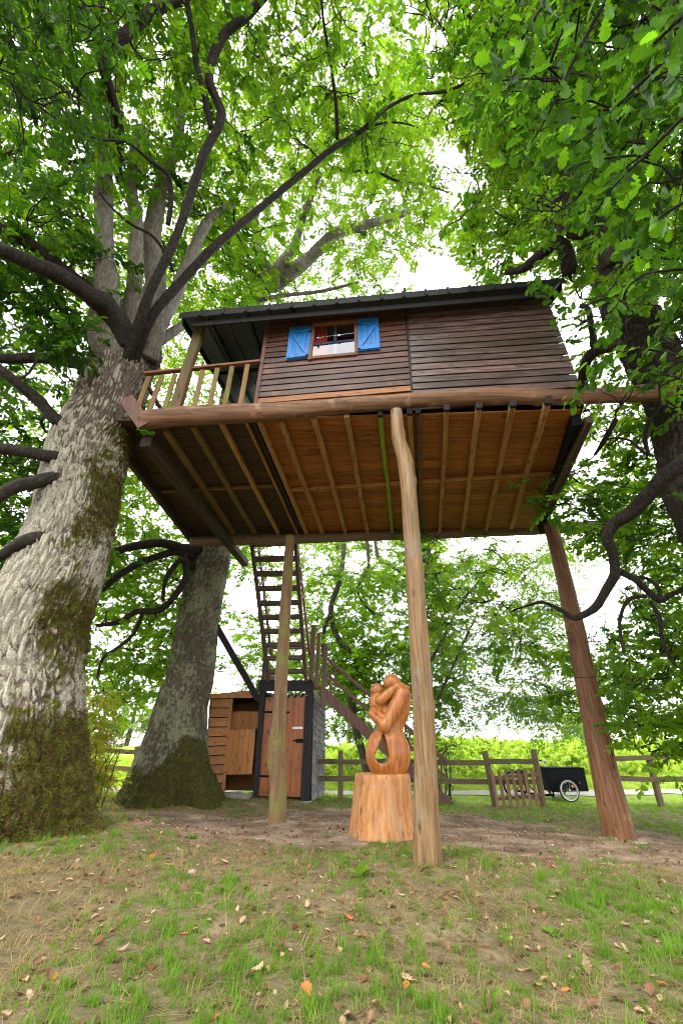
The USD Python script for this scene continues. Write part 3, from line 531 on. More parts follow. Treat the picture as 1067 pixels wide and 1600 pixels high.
# posts
def pole(pts, name, m, seed, knots, label, nseg=26):
    P = [at_y(a, b, c) for a, b, c, _ in pts]; 
    P[0] = P[0] - [0, 0, .12]
    obj(name, tube(P, [d for *_, d in pts], nseg, .06, fn=log_fn(seed, knots)), m, TREEHOUSE, smooth=True, label=label)
def base_y(px, py, lo=3.0, hi=16.0):
    for y in np.arange(lo, hi, .02):
        p = at_y(px, py, y)
        if p[2] <= gz(p[0], p[1]): return y
    return hi
Y1 = base_y(668, 1346)
pole([(668, 1348, Y1, .135), (665, 1270, Y1, .118), (665, 1200, Y1 - .03, .108), (658, 1050, Y1 - .06, .105), (648, 900, Y1 - .1, .103), (640, 790, Y1 - .14, .098), (634, 725, Y1 - .17, .10), (622, 680, Y1 - .18, .092), (619, 642, Y1 - .2, .08)], "support_post", "pole_wood", 31,
     [(1.5, 4.0, .18), (2.3, 5.2, .2), (3.1, 4.4, .22), (3.9, 5.6, .18), (4.4, 4.2, .3), (4.75, 5.9, .25), (2.7, 3.4, .2), (5.2, 4.0, .2)], "tall honey coloured front post bent near its top")
Y2 = base_y(967, 1308)
pole([(967, 1310, Y2, .235), (950, 1230, Y2 + .02, .215), (922, 1100, Y2 + .07, .188), (900, 990, Y2 + .12, .172), (880, 900, Y2 + .2, .155), (859, 815, Y2 + .25, .145)], "support_post", "pole_red", 37,
     [(1.0, 4.4, .12), (1.7, 5.0, .14), (2.2, 3.8, .2), (2.6, 4.9, .12), (3.3, 4.2, .12), (4.0, 5.2, .12)], "thick reddish leaning post at the right rear")
Y3 = base_y(434, 1284)
pole([(433, 1286, Y3, .135), (434, 1220, Y3, .125), (431, 1180, Y3, .14), (436, 1120, Y3, .115), (440, 1050, Y3 + .02, .11), (446, 950, Y3 + .05, .105), (453, 838, Y3 + .08, .09)], "support_post", "pole_moss", 41, [(1.2, 4, .15), (2, 5, .15), (3.2, 4.3, .15)], "slim mossy post in front of the toilet door")

# a small white mobile hangs from the porch roof
mp = at_y(364, 520, 6.6); MOB = thing("hanging_mobile", "small white hanging mobile under the porch roof", "mobile", mp)
obj("string", tube([mp + [0, 0, .9], mp + [0, 0, -.28]], [.004, .004], 5, .3), "white_paint", MOB)
for q, (dx, dz, s) in enumerate(((.0, .05, .04), (-.03, -.03, .035), (.03, -.09, .045), (-.01, -.16, .035), (.02, -.22, .03), (-.05, -.30, .05))):
    v, f = rock((s, s * .6, s * 1.1), q + 3, 1); obj("pendant", (v + mp + [dx, 0, dz], f), "white_paint", MOB, smooth=True)

# ------------------------------------------------------------------ sheds, stairs
SN = unit([-.17, -1, 0]); SP = np.array([-.75, 12.3, 0]); SR = unit([.17, 1, 0])     # front plane of the sheds; SR runs back
SX = np.array([-SN[1], SN[0], 0]) * 1.0; SX = SX if SX[0] > 0 else -SX
def sh(px, py, o=0.0): return at_pl(px, py, SP + SN * o, SN)
TS = thing("toilet_shed", "narrow black framed shed with a rusty red door carrying the stair landing", "shed", sh(445, 1250))
Gs = lambda p: np.array([p[0], p[1], gz(p[0], p[1])])
obj("door_post", plate([sh(397, 1252), sh(408, 1080), sh(415.5, 1080), sh(404, 1252)], .10, SN), "black_timber", TS)
obj("door_post", plate([sh(471, 1253), sh(478.5, 1080), sh(489, 1080), sh(483, 1253)], .10, SN), "black_timber", TS)
DQ = np.array([(403.5, 1244), (415.5, 1090), (478, 1090), (470, 1246)], float)
def dq(s, t, o): return sh(*((DQ[0] * (1 - t) + DQ[1] * t) * (1 - s) + (DQ[3] * (1 - t) + DQ[2] * t) * s), o)
DOOR = obj("door", plate([dq(0, 0, .0), dq(0, 1, .0), dq(.245, 1, .0), dq(.245, 0, .0)], .03, SN), "door_red", TS)
for k in range(1, 4): obj("plank", plate([dq(k * .25 + .003, 0, .0), dq(k * .25 + .003, 1, .0), dq(k * .25 + .247, 1, .0), dq(k * .25 + .247, 0, .0)], .03 + .003 * (k % 2), SN), "door_red", DOOR)
for t in (.19, .84): obj("hinge_strap", plate([dq(.0, t, .034), dq(.0, t + .022, .034), dq(.62, t + .018, .034), dq(.62, t, .034)], .008, SN), "black_metal", DOOR)
obj("door_sign", plate([sh(457, 1136, .036), sh(457, 1139.5, .036), sh(473, 1139.5, .036), sh(473, 1136, .036)], .004, SN), "white_paint", DOOR)
obj("latch", plate([sh(463, 1155, .036), sh(463, 1161, .036), sh(476, 1161, .036), sh(476, 1155, .036)], .03, SN), "black_metal", DOOR)
obj("latch_bolt", plate([sh(458, 1156.5, .036), sh(458, 1158.5, .036), sh(463, 1159, .036), sh(463, 1156.5, .036)], .02, SN), "black_metal", DOOR)
LZ = 2.62
fa = obj("landing_fascia", plate([sh(405, 1081), sh(407, 1064), sh(490, 1064), sh(490, 1081)], .13, SN), "black_timber", TS)
c0, c1 = sh(407, 1066, -.01), sh(489.5, 1066, -.01); LZ = c0[2]
for k in range(9):
    a, b = c0 + SR * (k * .19 + .003), c0 + SR * (k * .19 + .187); dxx = (c1 - c0)
    obj("landing_board", plate([a, a + dxx, b + dxx, b], .03, (0, 0, -1)), "stair_wood", TS)
w0, w1 = sh(418, 1086, .135), sh(481, 1086, .135); K = 60; v = []
for k in range(K + 1):
    p = w0 + (w1 - w0) * k / K; z = .035 * math.sin(k * 2 * math.pi / 10); v += [p + [0, 0, z - .03 * math.sin(k * math.pi / K)], p + [0, 0, z + .03 - .03 * math.sin(k * math.pi / K)], p + SR * .3 + [0, 0, z + .03], p + SR * .3 + [0, 0, z]]
f = []
for k in range(K):
    for c in range(4): a, b = k * 4 + c, k * 4 + (c + 1) % 4; f += [[a, b, b + 4], [a, b + 4, a + 4]]
obj("wavy_sheet_edge", fixed(np.array(v), np.array(f)), "grey_stone", TS)
# right side wall of shingles
b0, t0 = sh(485, 1252, -.02), sh(489, 1082, -.02); b1 = b0 + SR * 1.55; b1[2] -= .0; t1 = t0 + SR * 1.55 + [0, 0, -.22]
OUT = unit(np.cross(SR, (0, 0, 1))); OUT = OUT if OUT[0] > 0 else -OUT
obj("side_wall", plate([b0, t0, t1, b1], .03, -OUT), "black_timber", TS)
for r in range(15):
    x = 0.0
    while x < 1:
        w = min(R.uniform(.10, .22), 1 - x); w = 1 - x if 1 - x - w < .06 else w
        lo, hi = r / 15, (r + 1) / 15 + .02; P = lambda s, t: (b0 * (1 - t) + t0 * t) * (1 - s) + (b1 * (1 - t) + t1 * t) * s
        d = R.uniform(-.008, .008); q = [P(x + .005, lo) + [0, 0, d] + OUT * .028, P(x + w - .005, lo) + [0, 0, d] + OUT * .028, P(x + w - .005, hi) + OUT * .004, P(x + .005, hi) + OUT * .004]
        obj("shingle", plate(q, .012, OUT), "shingle_grey", TS); x += w
obj("back_wall", plate([b1, t1, t1 - SX * 1.45, b1 - SX * 1.45], .03, SR), "black_timber", TS)
lb, lt = sh(399, 1252, -.02), sh(409, 1082, -.02)
obj("side_wall", plate([lb, lt, lt + SR * 1.5, lb + SR * 1.5], .03, (1, 0, 0)), "black_timber", TS)
obj("concrete_sill", plate([sh(385, 1256, .02), sh(389, 1250, .02), sh(487, 1252, .02), sh(487, 1258, .02)], .35, SN), "concrete", TS)
OS = thing("storage_shed", "orange boarded lean-to shed with a half door beside the mossy oak", "shed", sh(360, 1245))
oq = np.array([(316, 1241), (331, 1091), (361, 1091), (346, 1238)], float)
def od(s, t, o): return sh(*((oq[0] * (1 - t) + oq[1] * t) * (1 - s) + (oq[3] * (1 - t) + oq[2] * t) * s), o)
for r in range(10):
    lo, hi = r / 10, (r + .90) / 10
    obj("board", fixed(np.array([od(0, lo, .062), od(1, lo, .062), od(1, hi, .014), od(0, hi, .014), od(0, lo, .0), od(1, lo, .0), od(1, hi, -.01), od(0, hi, -.01)]), HEX), "shed_orange", OS)
obj("board_backing", plate([sh(316, 1241, -.012), sh(331, 1091, -.012), sh(361, 1091, -.012), sh(346, 1238, -.012)], .02, -SN), "black_timber", OS)
obj("door_jamb", plate([sh(347, 1239), sh(361, 1091), sh(364.5, 1091), sh(351, 1239)], .05, SN), "shed_orange", OS)
obj("roof_fascia", plate([sh(318, 1092), sh(318, 1087), sh(407, 1079), sh(407, 1091)], .09, SN), "shed_orange", OS)
ra, rb = sh(316, 1088, .06), sh(408, 1079, .06); obj("roof", plate([ra, rb, rb + SR * 1.6 + [0, 0, -.1], ra + SR * 1.6 + [0, 0, -.1]], .03, (0, 0, 1)), "stair_wood", OS)
hq = np.array([(351.5, 1211), (359.5, 1141), (400, 1139.5), (394, 1210)], float)
def hd(s, t, o): return sh(*((hq[0] * (1 - t) + hq[1] * t) * (1 - s) + (hq[3] * (1 - t) + hq[2] * t) * s), o)
HD = obj("half_door", plate([hd(0, 0, 0), hd(0, 1, 0), hd(.195, 1, 0), hd(.195, 0, 0)], .028, SN), "shed_door_orange", OS)
for k in range(1, 5): obj("plank", plate([hd(k * .2 + .005, 0, 0), hd(k * .2 + .005, 1, 0), hd(k * .2 + .195, 1, 0), hd(k * .2 + .195, 0, 0)], .028 + .003 * (k % 2), SN), "shed_door_orange", HD)
obj("concrete_sill", plate([sh(322, 1243, .03), sh(324, 1237, .03), sh(394, 1241, .03), sh(393, 1248, .03)], .25, SN), "concrete", OS)
a, b = sh(318, 1244, -.03), sh(398, 1246, -.03); a2, b2 = sh(330, 1088, -.03), sh(406, 1085, -.03)
obj("back_wall", plate([a + SR * 1.5, b + SR * 1.5, b2 + SR * 1.5, a2 + SR * 1.5], .03, SR), "shed_orange", OS)
obj("side_wall", plate([a, a2, a2 + SR * 1.5, a + SR * 1.5], .03, (-1, 0, 0)), "shed_orange", OS)
obj("shelf_panel", plate([sh(352, 1140, -.5), sh(356, 1112, -.5), sh(404, 1112, -.5), sh(402, 1140, -.5)], .03, SR), "shed_door_orange", OS)
# upper flight: a steep open stair from the landing up to the floor
ST = thing("staircase", "steep dark wooden staircase from the floor down to the landing and right to the ground", "staircase", at_y(445, 1060, 12.2))
yv = lambda py: 10.75 + (12.15 - 10.75) * (py - 845) / (1062 - 845)
obj("stringer", beam(at_y(392.5, 842, yv(842)), at_y(420, 1064, yv(1064)), .10, .22, up=(0, -1, .3)), "stair_wood", ST)
obj("stringer", beam(at_y(461, 842, yv(842)), at_y(478, 1064, yv(1064)), .10, .22, up=(0, -1, .3)), "stair_wood", ST)
for py in (850, 874, 897, 920, 943, 965, 987, 1008, 1029, 1050):
    t = (py - 842) / 222; xa, xb = 394 + (421 - 394) * t, 460 + (476 - 460) * t
    obj("tread", beam(at_y(xa, py, yv(py)), at_y(xb, py - 1, yv(py)), .20, .10, up=(0, 0, 1), bev=.05), "stair_wood", ST)
    if py < 1000: pass
for xa, xb, dy in ((399, 424, .85), (464, 484, .85)):
    obj("stair_rail", beam(at_y(xa + (4 if xa < 420 else 0), 842, yv(842) + dy), at_y(xb, 1025, yv(1025) + dy), .05, .08), "stair_red", ST)
for py in range(862, 1040, 26):
    t = (py - 842) / 222; xa = 398 + (423 - 398) * t; p = at_y(xa, py, yv(py) + .15); obj("baluster", beam(p, p + [.04, .6, .35], .03, .05), "stair_red", ST)
    xa = 461 + (478 - 461) * t; p = at_y(xa, py, yv(py) + .15); obj("baluster", beam(p, p + [.04, .6, .35], .03, .05), "stair_red", ST)
# lower flight, running down to the right
y0, yb = 12.25, 12.9
lf = lambda px, py, s=0.0: at_y(px, py, y0 + (yb - y0) * (px - 490) / 200 + s)
for s in (0.0, .95):
    obj("stringer", beam(lf(500, 1078, s), lf(705, 1262, s), .05, .24), "stair_red", ST)
    obj("handrail", beam(lf(502, 1022, s), lf(702, 1193, s), .06, .09), "stair_red", ST)
    obj("mid_rail", beam(lf(502, 1047, s), lf(696, 1214, s), .04, .08), "stair_red", ST)
    for x in (517, 524, 640, 690): 
        t = (x - 502) / 200; obj("baluster", beam(lf(x - 2, 1095 + t * 170, s), lf(x, 1026 + t * 168, s), .04, .05, up=(0, 1, 0)), "stair_red", ST)
for k in range(13):
    t = (k + .6) / 13; p = lf(500 + 205 * t, 1074 + 180 * t, .02); obj("tread", beam(p, p + [0.0, .92, 0], .24, .04), "stair_wood", ST)
for (x0_, ya, x1_, yb_, w) in ((485.5, 1066, 490, 977, .125), (494, 1075, 498.5, 990, .10), (504.5, 1104, 509, 1006, .12)):
    obj("newel_post", beam(lf(x0_, ya), lf(x1_, yb_), w, .09, up=(0, 1, 0)), "stair_red", ST)
for x in (423, 437, 452, 466):
    p = sh(x, 1064, -1.5); obj("baluster", beam(p, p + [0, 0, .95], .05, .05), "stair_red", ST)
p, q = sh(412, 1064, -1.5), sh(490, 1064, -1.5); obj("landing_rail", beam(p + [0, 0, .95], q + [0, 0, .95], .07, .06), "stair_red", ST)
p = sh(411, 1064, -.1); obj("newel_post", beam(p, p + [0, 0, 1.0], .10, .10, up=(0, 1, 0)), "stair_wood", ST)
BR = obj("timber_brace", beam(at_y(334, 972, 11.4), sh(404, 1094, .02), .10, .16, up=(1, 0, .6)), "black_timber", label="black diagonal timber brace from the second oak to the shed corner", cat="brace")
for k, (x, s) in enumerate(((419, .11), (426, .10))):
    p = sh(x, 1057, -.25); v, f = rock((s, s * .8, s), k + 9); obj("white_stone", (v + p, f), "pale_stone", smooth=True, label=("rounded pale stone on the shed landing, left of the slim post", "smaller pale stone on the shed landing beside its twin, nearer the post")[k], cat="stone")
# ------------------------------------------------------------------ fence, gate
def fence(label, runs, posts, y):
    F = thing("rail_fence", label, "fence", at_y(*posts[0][0], y))
    for a, b in posts:
        A, B = at_y(*a, y), at_y(*b, y); A = np.array([A[0], A[1], min(A[2], gz(A[0], A[1])) - .1])
        obj("post", beam(A, B, .13, .13, up=(0, 1, 0), wob=.01, seg=3), "fence_post", F)
    for a, b in runs:
        obj("rail", beam(at_y(*a, y - .07), at_y(*b, y - .07), .045, .115, wob=.012, seg=5), "fence_wood", F)
fence("weathered two rail fence seen between the two mossy oaks", [((100, 1169), (330, 1184)), ((100, 1197), (330, 1209))], [((213, 1232), (215, 1167)), ((112, 1240), (116, 1160))], 14.4)
fence("weathered two rail fence running from the shed past the stairs to the gate", [((498, 1190), (765, 1192)), ((498, 1217), (768, 1222)), ((757, 1191), (838, 1190)), ((758, 1222), (842, 1222))], [((532, 1249), (532, 1173)), ((775, 1264), (757, 1174)), ((851, 1266), (833, 1171)), ((662, 1252), (656, 1176))], 13.0)
fence("weathered two rail fence on the right behind the cargo tricycle", [((926, 1186), (1130, 1181)), ((930, 1217), (1140, 1219))], [((1034, 1262), (1013, 1183))] + [((1148, 1264), (1125, 1178))], 13.0)
GATE = thing("picket_gate", "small leaning wooden picket gate standing between two posts", "gate", at_y(808, 1262, 12.86))
for t, b in (((767, 1200), (778, 1263)), ((778, 1201), (789, 1264)), ((789, 1200), (799, 1262)), ((799, 1199), (810, 1263)), ((809, 1199), (820, 1263)), ((819, 1198), (830, 1263)), ((829, 1198), (841, 1262))):
    T, B = at_y(*t, 12.80), at_y(*b, 12.80); d = unit(T - B)
    m = beam(B, T, .078, .022, up=(0, 1, 0)); v = np.array(m.vertices)
    top = (v - T) @ d > -.01; side = np.abs((v - T) @ RT) > .02; v[top & side] -= d * .04
    obj("picket", (v, np.array(m.faces)), "gate_wood", GATE)
for a, b in (((768, 1216), (842, 1211)), ((776, 1249), (848, 1243))): obj("cross_rail", beam(at_y(*a, 12.84), at_y(*b, 12.84), .03, .075), "gate_wood", GATE)

# ------------------------------------------------------------------ cargo tricycle
def ring(c, ax, r, tr, n=28, k=8):
    u = unit(np.cross(ax, (0, 0, 1))); w = np.cross(ax, u); a = np.linspace(0, 2 * np.pi, n, endpoint=False); t = np.linspace(0, 2 * np.pi, k, endpoint=False)
    v = c + ((r + tr * np.cos(t)[None, :, None]) * (np.cos(a)[:, None, None] * u + np.sin(a)[:, None, None] * w)) + tr * np.sin(t)[None, :, None] * unit(ax)
    i, j = np.meshgrid(np.arange(n), np.arange(k), indexing="ij"); i2, j2 = (i + 1) % n, (j + 1) % k
    q = np.stack([i * k + j, i2 * k + j, i2 * k + j2, i * k + j2], -1).reshape(-1, 4); return fixed(v.reshape(-1, 3), np.vstack([q[:, [0, 1, 2]], q[:, [0, 2, 3]]]))
BY = 13.75
tb = lambda px, py, o=0.0: at_y(px, py, BY + o)
TR = thing("cargo_tricycle", "cargo tricycle with a black box parked beyond the picket gate", "tricycle", tb(890, 1255))
AX = np.array([0, 1.0, 0])
def wheel(c, r, name="wheel", white=True):
    Wp = obj(name, ring(c, AX, r - .022, .022), "dark_rubber", TR, smooth=True)
    obj("whitewall", ring(c + [0, -.012, 0], AX, r - .045, .013, 28, 6), "tyre_white" if white else "dark_rubber", Wp, smooth=True)
    obj("rim", ring(c, AX, r - .07, .012, 28, 6), "steel", Wp, smooth=True)
    obj("spokes", join([tube([c + [.0, (-1) ** k * .02, 0], c + [math.cos(k * .4488) * (r - .07), 0, math.sin(k * .4488) * (r - .07)]], [.0035, .0035], 4, .5) for k in range(14)]), "steel", Wp)
    obj("hub", tube([c - AX * .05, c + AX * .05], [.028, .028], 10, .05), "steel", Wp, smooth=True)
    return Wp
rw = .27; w1 = tb(890, 1240); w1[2] = gz(w1[0], w1[1]) + rw
WA = wheel(w1, rw); obj("reflector", plate([w1 + [.06, -.02, .09], w1 + [.12, -.02, .06], w1 + [.15, -.02, .10], w1 + [.09, -.02, .13]], .01, (0, -1, 0)), "orange_reflector", WA)
wheel(w1 + [.0, .80, .0], rw)
w2 = tb(806, 1236, .40); w2[2] = gz(w2[0], w2[1]) + .34; wheel(w2, .34, white=False)
for s in (0.0, .80):
    obj("mudguard", join([beam(w1 + [math.cos(a) * (rw + .035), s, math.sin(a) * (rw + .035)], w1 + [math.cos(a - .2) * (rw + .035), s, math.sin(a - .2) * (rw + .035)], .07, .008, up=(math.cos(a), 0, math.sin(a))) for a in np.arange(.3, 3.4, .2)]), "black_metal", TR)
BQ = [(864, 1238), (851, 1201), (911, 1201), (919, 1237)]
yb0, yb1 = .10, .70
def bx(k, s): return tb(*BQ[k], yb0) + [0, (yb1 - yb0) * s, 0]
def bp(s, t, y): return (bx(0, 0) * (1 - t) + bx(1, 0) * t) * (1 - s) + (bx(3, 0) * (1 - t) + bx(2, 0) * t) * s + np.array([0, y, 0])
obj("box_side", plate([bp(0, 0, 0), bp(0, 1, 0), bp(1, 1, 0), bp(1, 0, 0)], .018, (0, -1, 0)), "black_metal", TR)
obj("box_side", plate([bp(0, 0, .6), bp(0, 1, .6), bp(1, 1, .6), bp(1, 0, .6)], .018, (0, 1, 0)), "black_metal", TR)
obj("box_end", plate([bp(0, 0, 0), bp(0, 1, 0), bp(0, 1, .6), bp(0, 0, .6)], .018, (-1, 0, 0)), "black_metal", TR)
obj("box_end", plate([bp(1, 0, 0), bp(1, 1, 0), bp(1, 1, .6), bp(1, 0, .6)], .018, (1, 0, 0)), "black_metal", TR)
obj("box_cover", plate([bp(-.01, 1.01, -.03), bp(1.01, 1.01, -.03), bp(1.01, 1.01, .63), bp(-.01, 1.01, .63)], .015, (0, 0, 1)), "black_metal", TR)
obj("box_floor", plate([bp(0, .02, 0), bp(1, .02, 0), bp(1, .02, .6), bp(0, .02, .6)], .02, (0, 0, 1)), "black_metal", TR)
for k in range(4): obj("bolt", plate([bp(.2 + k * .2, .34, -.019), bp(.215 + k * .2, .34, -.019), bp(.215 + k * .2, .39, -.019), bp(.2 + k * .2, .39, -.019)], .008, (0, -1, 0)), "steel", TR)
for s in (.14, .9): obj("clasp", plate([bp(.96, s - .04, -.019), bp(1., s - .04, -.019), bp(1., s + .04, -.019), bp(.96, s + .04, -.019)], .02, (0, -1, 0)), "black_metal", TR)
P = lambda x, y: tb(x, y, .40)
obj("frame", join([tube([P(866, 1243), P(838, 1242), P(822, 1238), P(806, 1236)], [.025] * 4, 8, .1), tube([P(845, 1198), P(856, 1222), P(866, 1243)], [.02] * 3, 8, .1), tube([P(823, 1239), P(815, 1208)], [.018] * 2, 8, .2), tube([P(806, 1236), P(818, 1218)], [.012] * 2, 6, .2), tube([P(818, 1219), P(838, 1240)], [.018] * 2, 8, .2)]), "black_metal", TR, smooth=True)
hb = P(848, 1190); obj("handlebar", join([tube([P(851, 1203), hb], [.014] * 2, 8, .1), tube([hb + [-.18, -.30, .03], hb + [-.03, -.24, .02], hb + [.03, 0, 0], hb + [-.03, .24, .02], hb + [-.18, .30, .03]], [.013] * 5, 8, .04)]), "steel", TR, smooth=True)
for s in (-1, 1): obj("grip", tube([hb + [-.10, s * .27, .03], hb + [-.21, s * .31, .03]], [.02, .02], 8, .03), "dark_rubber", TR, smooth=True)
sd = P(814, 1206); v, f = rock((.14, .09, .04), 5); obj("saddle", (v + sd, f), "dark_rubber", TR, smooth=True)
obj("crank", join([ring(P(823, 1239), AX, .09, .008, 20, 5), beam(P(823, 1239) + [0, -.06, 0], P(823, 1239) + [.10, -.06, -.13], .02, .02, up=(0, 1, 0))]), "steel", TR)
obj("pedal", beam(P(823, 1239) + [.06, -.13, -.13], P(823, 1239) + [.15, -.13, -.13], .08, .02, up=(0, 0, 1)), "dark_rubber", TR)
obj("lock", ring(P(815, 1228), (1, .3, .2), .07, .014, 16, 6), "orange_reflector", TR)

# ------------------------------------------------------------------ the carved couple on its stump
sy = base_y(600, 1316) + .42
sb, stp = at_y(600, 1304, sy), at_y(603, 1213, sy)
zb = gz(sb[0], sb[1]) - .05; ztop = at_y(603, 1211, sy - .3)[2]
STU = thing("tree_stump", "sawn orange tree stump carrying the carved couple", "stump", (sb[0], sb[1], zb))
def stump_fn(ph, s, z):
    o = 1 + .05 * np.sin(ph * 3 + .6) + .028 * np.sin(ph * 7 + 2) + .022 * meshkit.noise(np.stack([np.cos(ph) * 6, np.sin(ph) * 6, s * .8], -1).reshape(-1, 3), 8).reshape(ph.shape)
    return o + .02 * meshkit.noise(np.stack([np.cos(ph) * 14, np.sin(ph) * 14, s * 1.5], -1).reshape(-1, 3), 12).reshape(ph.shape)
H = ztop - zb
obj("body", tube([(sb[0], sb[1], zb), (sb[0], sb[1], zb + H * .12), (sb[0], sb[1], zb + H * .5), (sb[0] + .01, sb[1], ztop - .02), (sb[0] + .01, sb[1], ztop)], [.455, .435, .395, .362, .345], 72, .03, fn=stump_fn), "stump_wood", STU, smooth=40)
SX0, SY0 = sb[0] + .015, sb[1] - .02
pm = 1 / np.linalg.norm(px_of(np.array([SX0 + .5, SY0, 1.5])) - px_of(np.array([SX0 - .5, SY0, 1.5])))    # metres per pixel at the figure
def fig(cx, cy, y=0.0):
    """crop coordinates of the carving -> place (relative to its axis)."""
    p = at_y(530 + cx / 5.518, 1040 + cy / 5.518, SY0); return np.array([p[0] - SX0, y, p[2]])
hs = .0125
X, Y, Z = np.meshgrid(np.arange(-.50, .50, hs), np.arange(-.34, .34, hs), np.arange(ztop - .06, ztop + 1.42, hs), indexing="ij"); Pg = np.stack([X, Y, Z], -1)
def ell(c, r, rot=0.0):
    q = Pg - c; x = q[..., 0] * math.cos(rot) + q[..., 2] * math.sin(rot); z = -q[..., 0] * math.sin(rot) + q[..., 2] * math.cos(rot)
    k = np.sqrt((x / r[0]) ** 2 + (q[..., 1] / r[1]) ** 2 + (z / r[2]) ** 2); return (k - 1) * min(r)
def cone(a, b, ra, rb, fl=1.0):
    a, b = np.asarray(a), np.asarray(b); d = b - a; S_ = np.array([1, 1 / fl, 1]); t = np.clip(((Pg - a) @ d) / (d @ d), 0, 1); q = Pg - a - t[..., None] * d; return np.linalg.norm(q * S_, axis=-1) - (ra + (rb - ra) * t)
def smin(a, b, k): h = np.clip(.5 + .5 * (b - a) / k, 0, 1); return b + (a - b) * h - k * h * (1 - h)
u = 1.0 / 5.518 * pm
# ring of legs with a drop-shaped hole
lower = ell(fig(420, 760), (186 * u, .23, 205 * u))
lower = smin(lower, cone(fig(440, 540), fig(430, 640), 100 * u, 130 * u), .05)
lower = np.maximum(lower, -(Pg[..., 2] - (ztop - .03)))
hole = smin(cone(fig(362, 775, -1), fig(362, 775, 1), 56 * u, 56 * u), 1e9 * np.ones_like(X), .001)
hx = np.abs(Pg[..., 0] - fig(372, 600)[0] - (fig(362, 780)[0] - fig(372, 600)[0]) * np.clip((fig(0, 600)[2] - Pg[..., 2]) / (fig(0, 600)[2] - fig(0, 780)[2]), 0, 1)); tt = np.clip((fig(0, 588)[2] - Pg[..., 2]) / (fig(0, 588)[2] - fig(0, 790)[2]), 0, 1)
wedge = np.where((Pg[..., 2] < fig(0, 588)[2]) & (Pg[..., 2] > fig(0, 785)[2]), hx - 57 * u * tt ** .75, .2)
hole = np.minimum(np.linalg.norm((Pg - fig(362, 780))[..., [0, 2]], axis=-1) - 58 * u, wedge)
lower = -smin(-lower, hole, .02) * 1.0
# his back and torso, hers, heads, arms
up_ = ell(fig(512, 345), (100 * u, .19, 190 * u), -.16)
up_ = smin(up_, cone(fig(530, 260), fig(475, 500), 80 * u, 62 * u, 1.2), .05)
her = smin(ell(fig(335, 345), (72 * u, .14, 92 * u), .1), cone(fig(325, 300), fig(385, 480), 62 * u, 60 * u), .04)
body = smin(up_, her, .02)
body = smin(body, cone(fig(440, 430), fig(450, 560), 95 * u, 88 * u), .05)
body = smin(body, lower, .035)
head1 = ell(fig(452, 150), (78 * u, .135, 74 * u)); head2 = ell(fig(325, 215), (57 * u, .10, 58 * u))
body = smin(body, cone(fig(470, 190), fig(500, 260), 58 * u, 70 * u), .03)
body = smin(body, head1, .012); body = smin(body, smin(head2, cone(fig(330, 250), fig(340, 310), 42 * u, 50 * u), .02), .012)
arm = np.minimum(smin(cone(fig(535, 255, -.15), fig(385, 530, -.19), 62 * u, 48 * u), cone(fig(385, 530, -.19), fig(272, 425, -.17), 48 * u, 30 * u), .02), 9)
body = smin(body, arm, .008)
arm2 = smin(cone(fig(345, 310, -.13), fig(490, 195, -.16), 42 * u, 34 * u), cone(fig(490, 195, -.16), fig(578, 205, -.08), 34 * u, 28 * u), .02)
body = smin(body, arm2, .007)
body = smin(body, cone(fig(285, 400, -.14), fig(400, 470, -.17), 24 * u, 30 * u), .01)
v, f = surface_nets(body, (X[0, 0, 0], Y[0, 0, 0], Z[0, 0, 0]), hs)
m = trimesh.Trimesh(v, f, process=False); trimesh.smoothing.filter_taubin(m, iterations=6); m = fixed(np.array(m.vertices), np.array(m.faces)) if m.volume >= 0 else (m.invert() or m)
vv = np.array(m.vertices); nn = np.array(m.vertex_normals); vv += nn * (meshkit.noise(vv * 22, 4)[:, None] * .0022 + meshkit.noise(vv * 8, 6)[:, None] * .002)
ca, sa = math.cos(.0), math.sin(.0)
obj("wood_carving", (vv + [SX0, SY0, 0], np.array(m.faces)), "carved_wood", smooth=True, label="glossy orange wood carving of an embracing couple on the stump", cat="sculpture")

# ------------------------------------------------------------------ stones, a leafy plant, loose things on the ground
for px, py, s, lab in ((960, 1312, (.06, .04, .015), "small white stone at the foot of the thick right post"),
                       (300, 1365, (.035, .03, .02), "small pale lump of lichen by the grass tuft before the left oak"), (1000, 1320, (.10, .05, .02), "thin pale chip of wood to the right of the thick right post")):
    y = base_y(px, py); p = at_y(px, py, y); v, f = rock(s, px); obj("flat_stone", (v + [p[0], p[1], gz(p[0], p[1]) + .004], f), "pale_stone", smooth=True, label=lab, cat="stone")
# ------------------------------------------------------------------ leaves
OAK = [(0, .03), (.12, .10), (.2, .20), (.29, .14), (.42, .31), (.5, .20), (.64, .37), (.73, .25), (.86, .27), (1.0, .05)]
SIMPLE = [(0, .03), (.2, .20), (.3, .14), (.5, .32), (.58, .22), (.80, .33), (1.0, .04)]
OVAL = [(0, .02), (.25, .2), (.55, .25), (.8, .16), (1.0, .01)]
def leaf_mesh(outline, length, width=1.0, fold=.18, droop=.15, jit=0.0):
    v = []; f = []
    for s, w in outline:
        w *= width; z = -droop * s * s; e = jit * R.uniform(-1, 1)
        v += [(s, 0, z), (s + .03, w, z + fold * w + e), (s + .03, -w, z + fold * w - e)]
    for k in range(len(outline) - 1):
        a, b = 3 * k, 3 * k + 3
        f += [[a, b, b + 1], [a, b + 1, a + 1], [a, a + 2, b + 2], [a, b + 2, b]]
    return np.array(v) * length, np.array(f)
def rot_to(v, d, up, roll=0.0):
    """x axis of v along d, z near up."""
    d = unit(d); s = unit(np.cross(up, d)); u = np.cross(d, s); c, n = math.cos(roll), math.sin(roll)
    return v[:, :1] * d + v[:, 1:2] * (s * c + u * n) + v[:, 2:3] * (u * c - s * n)
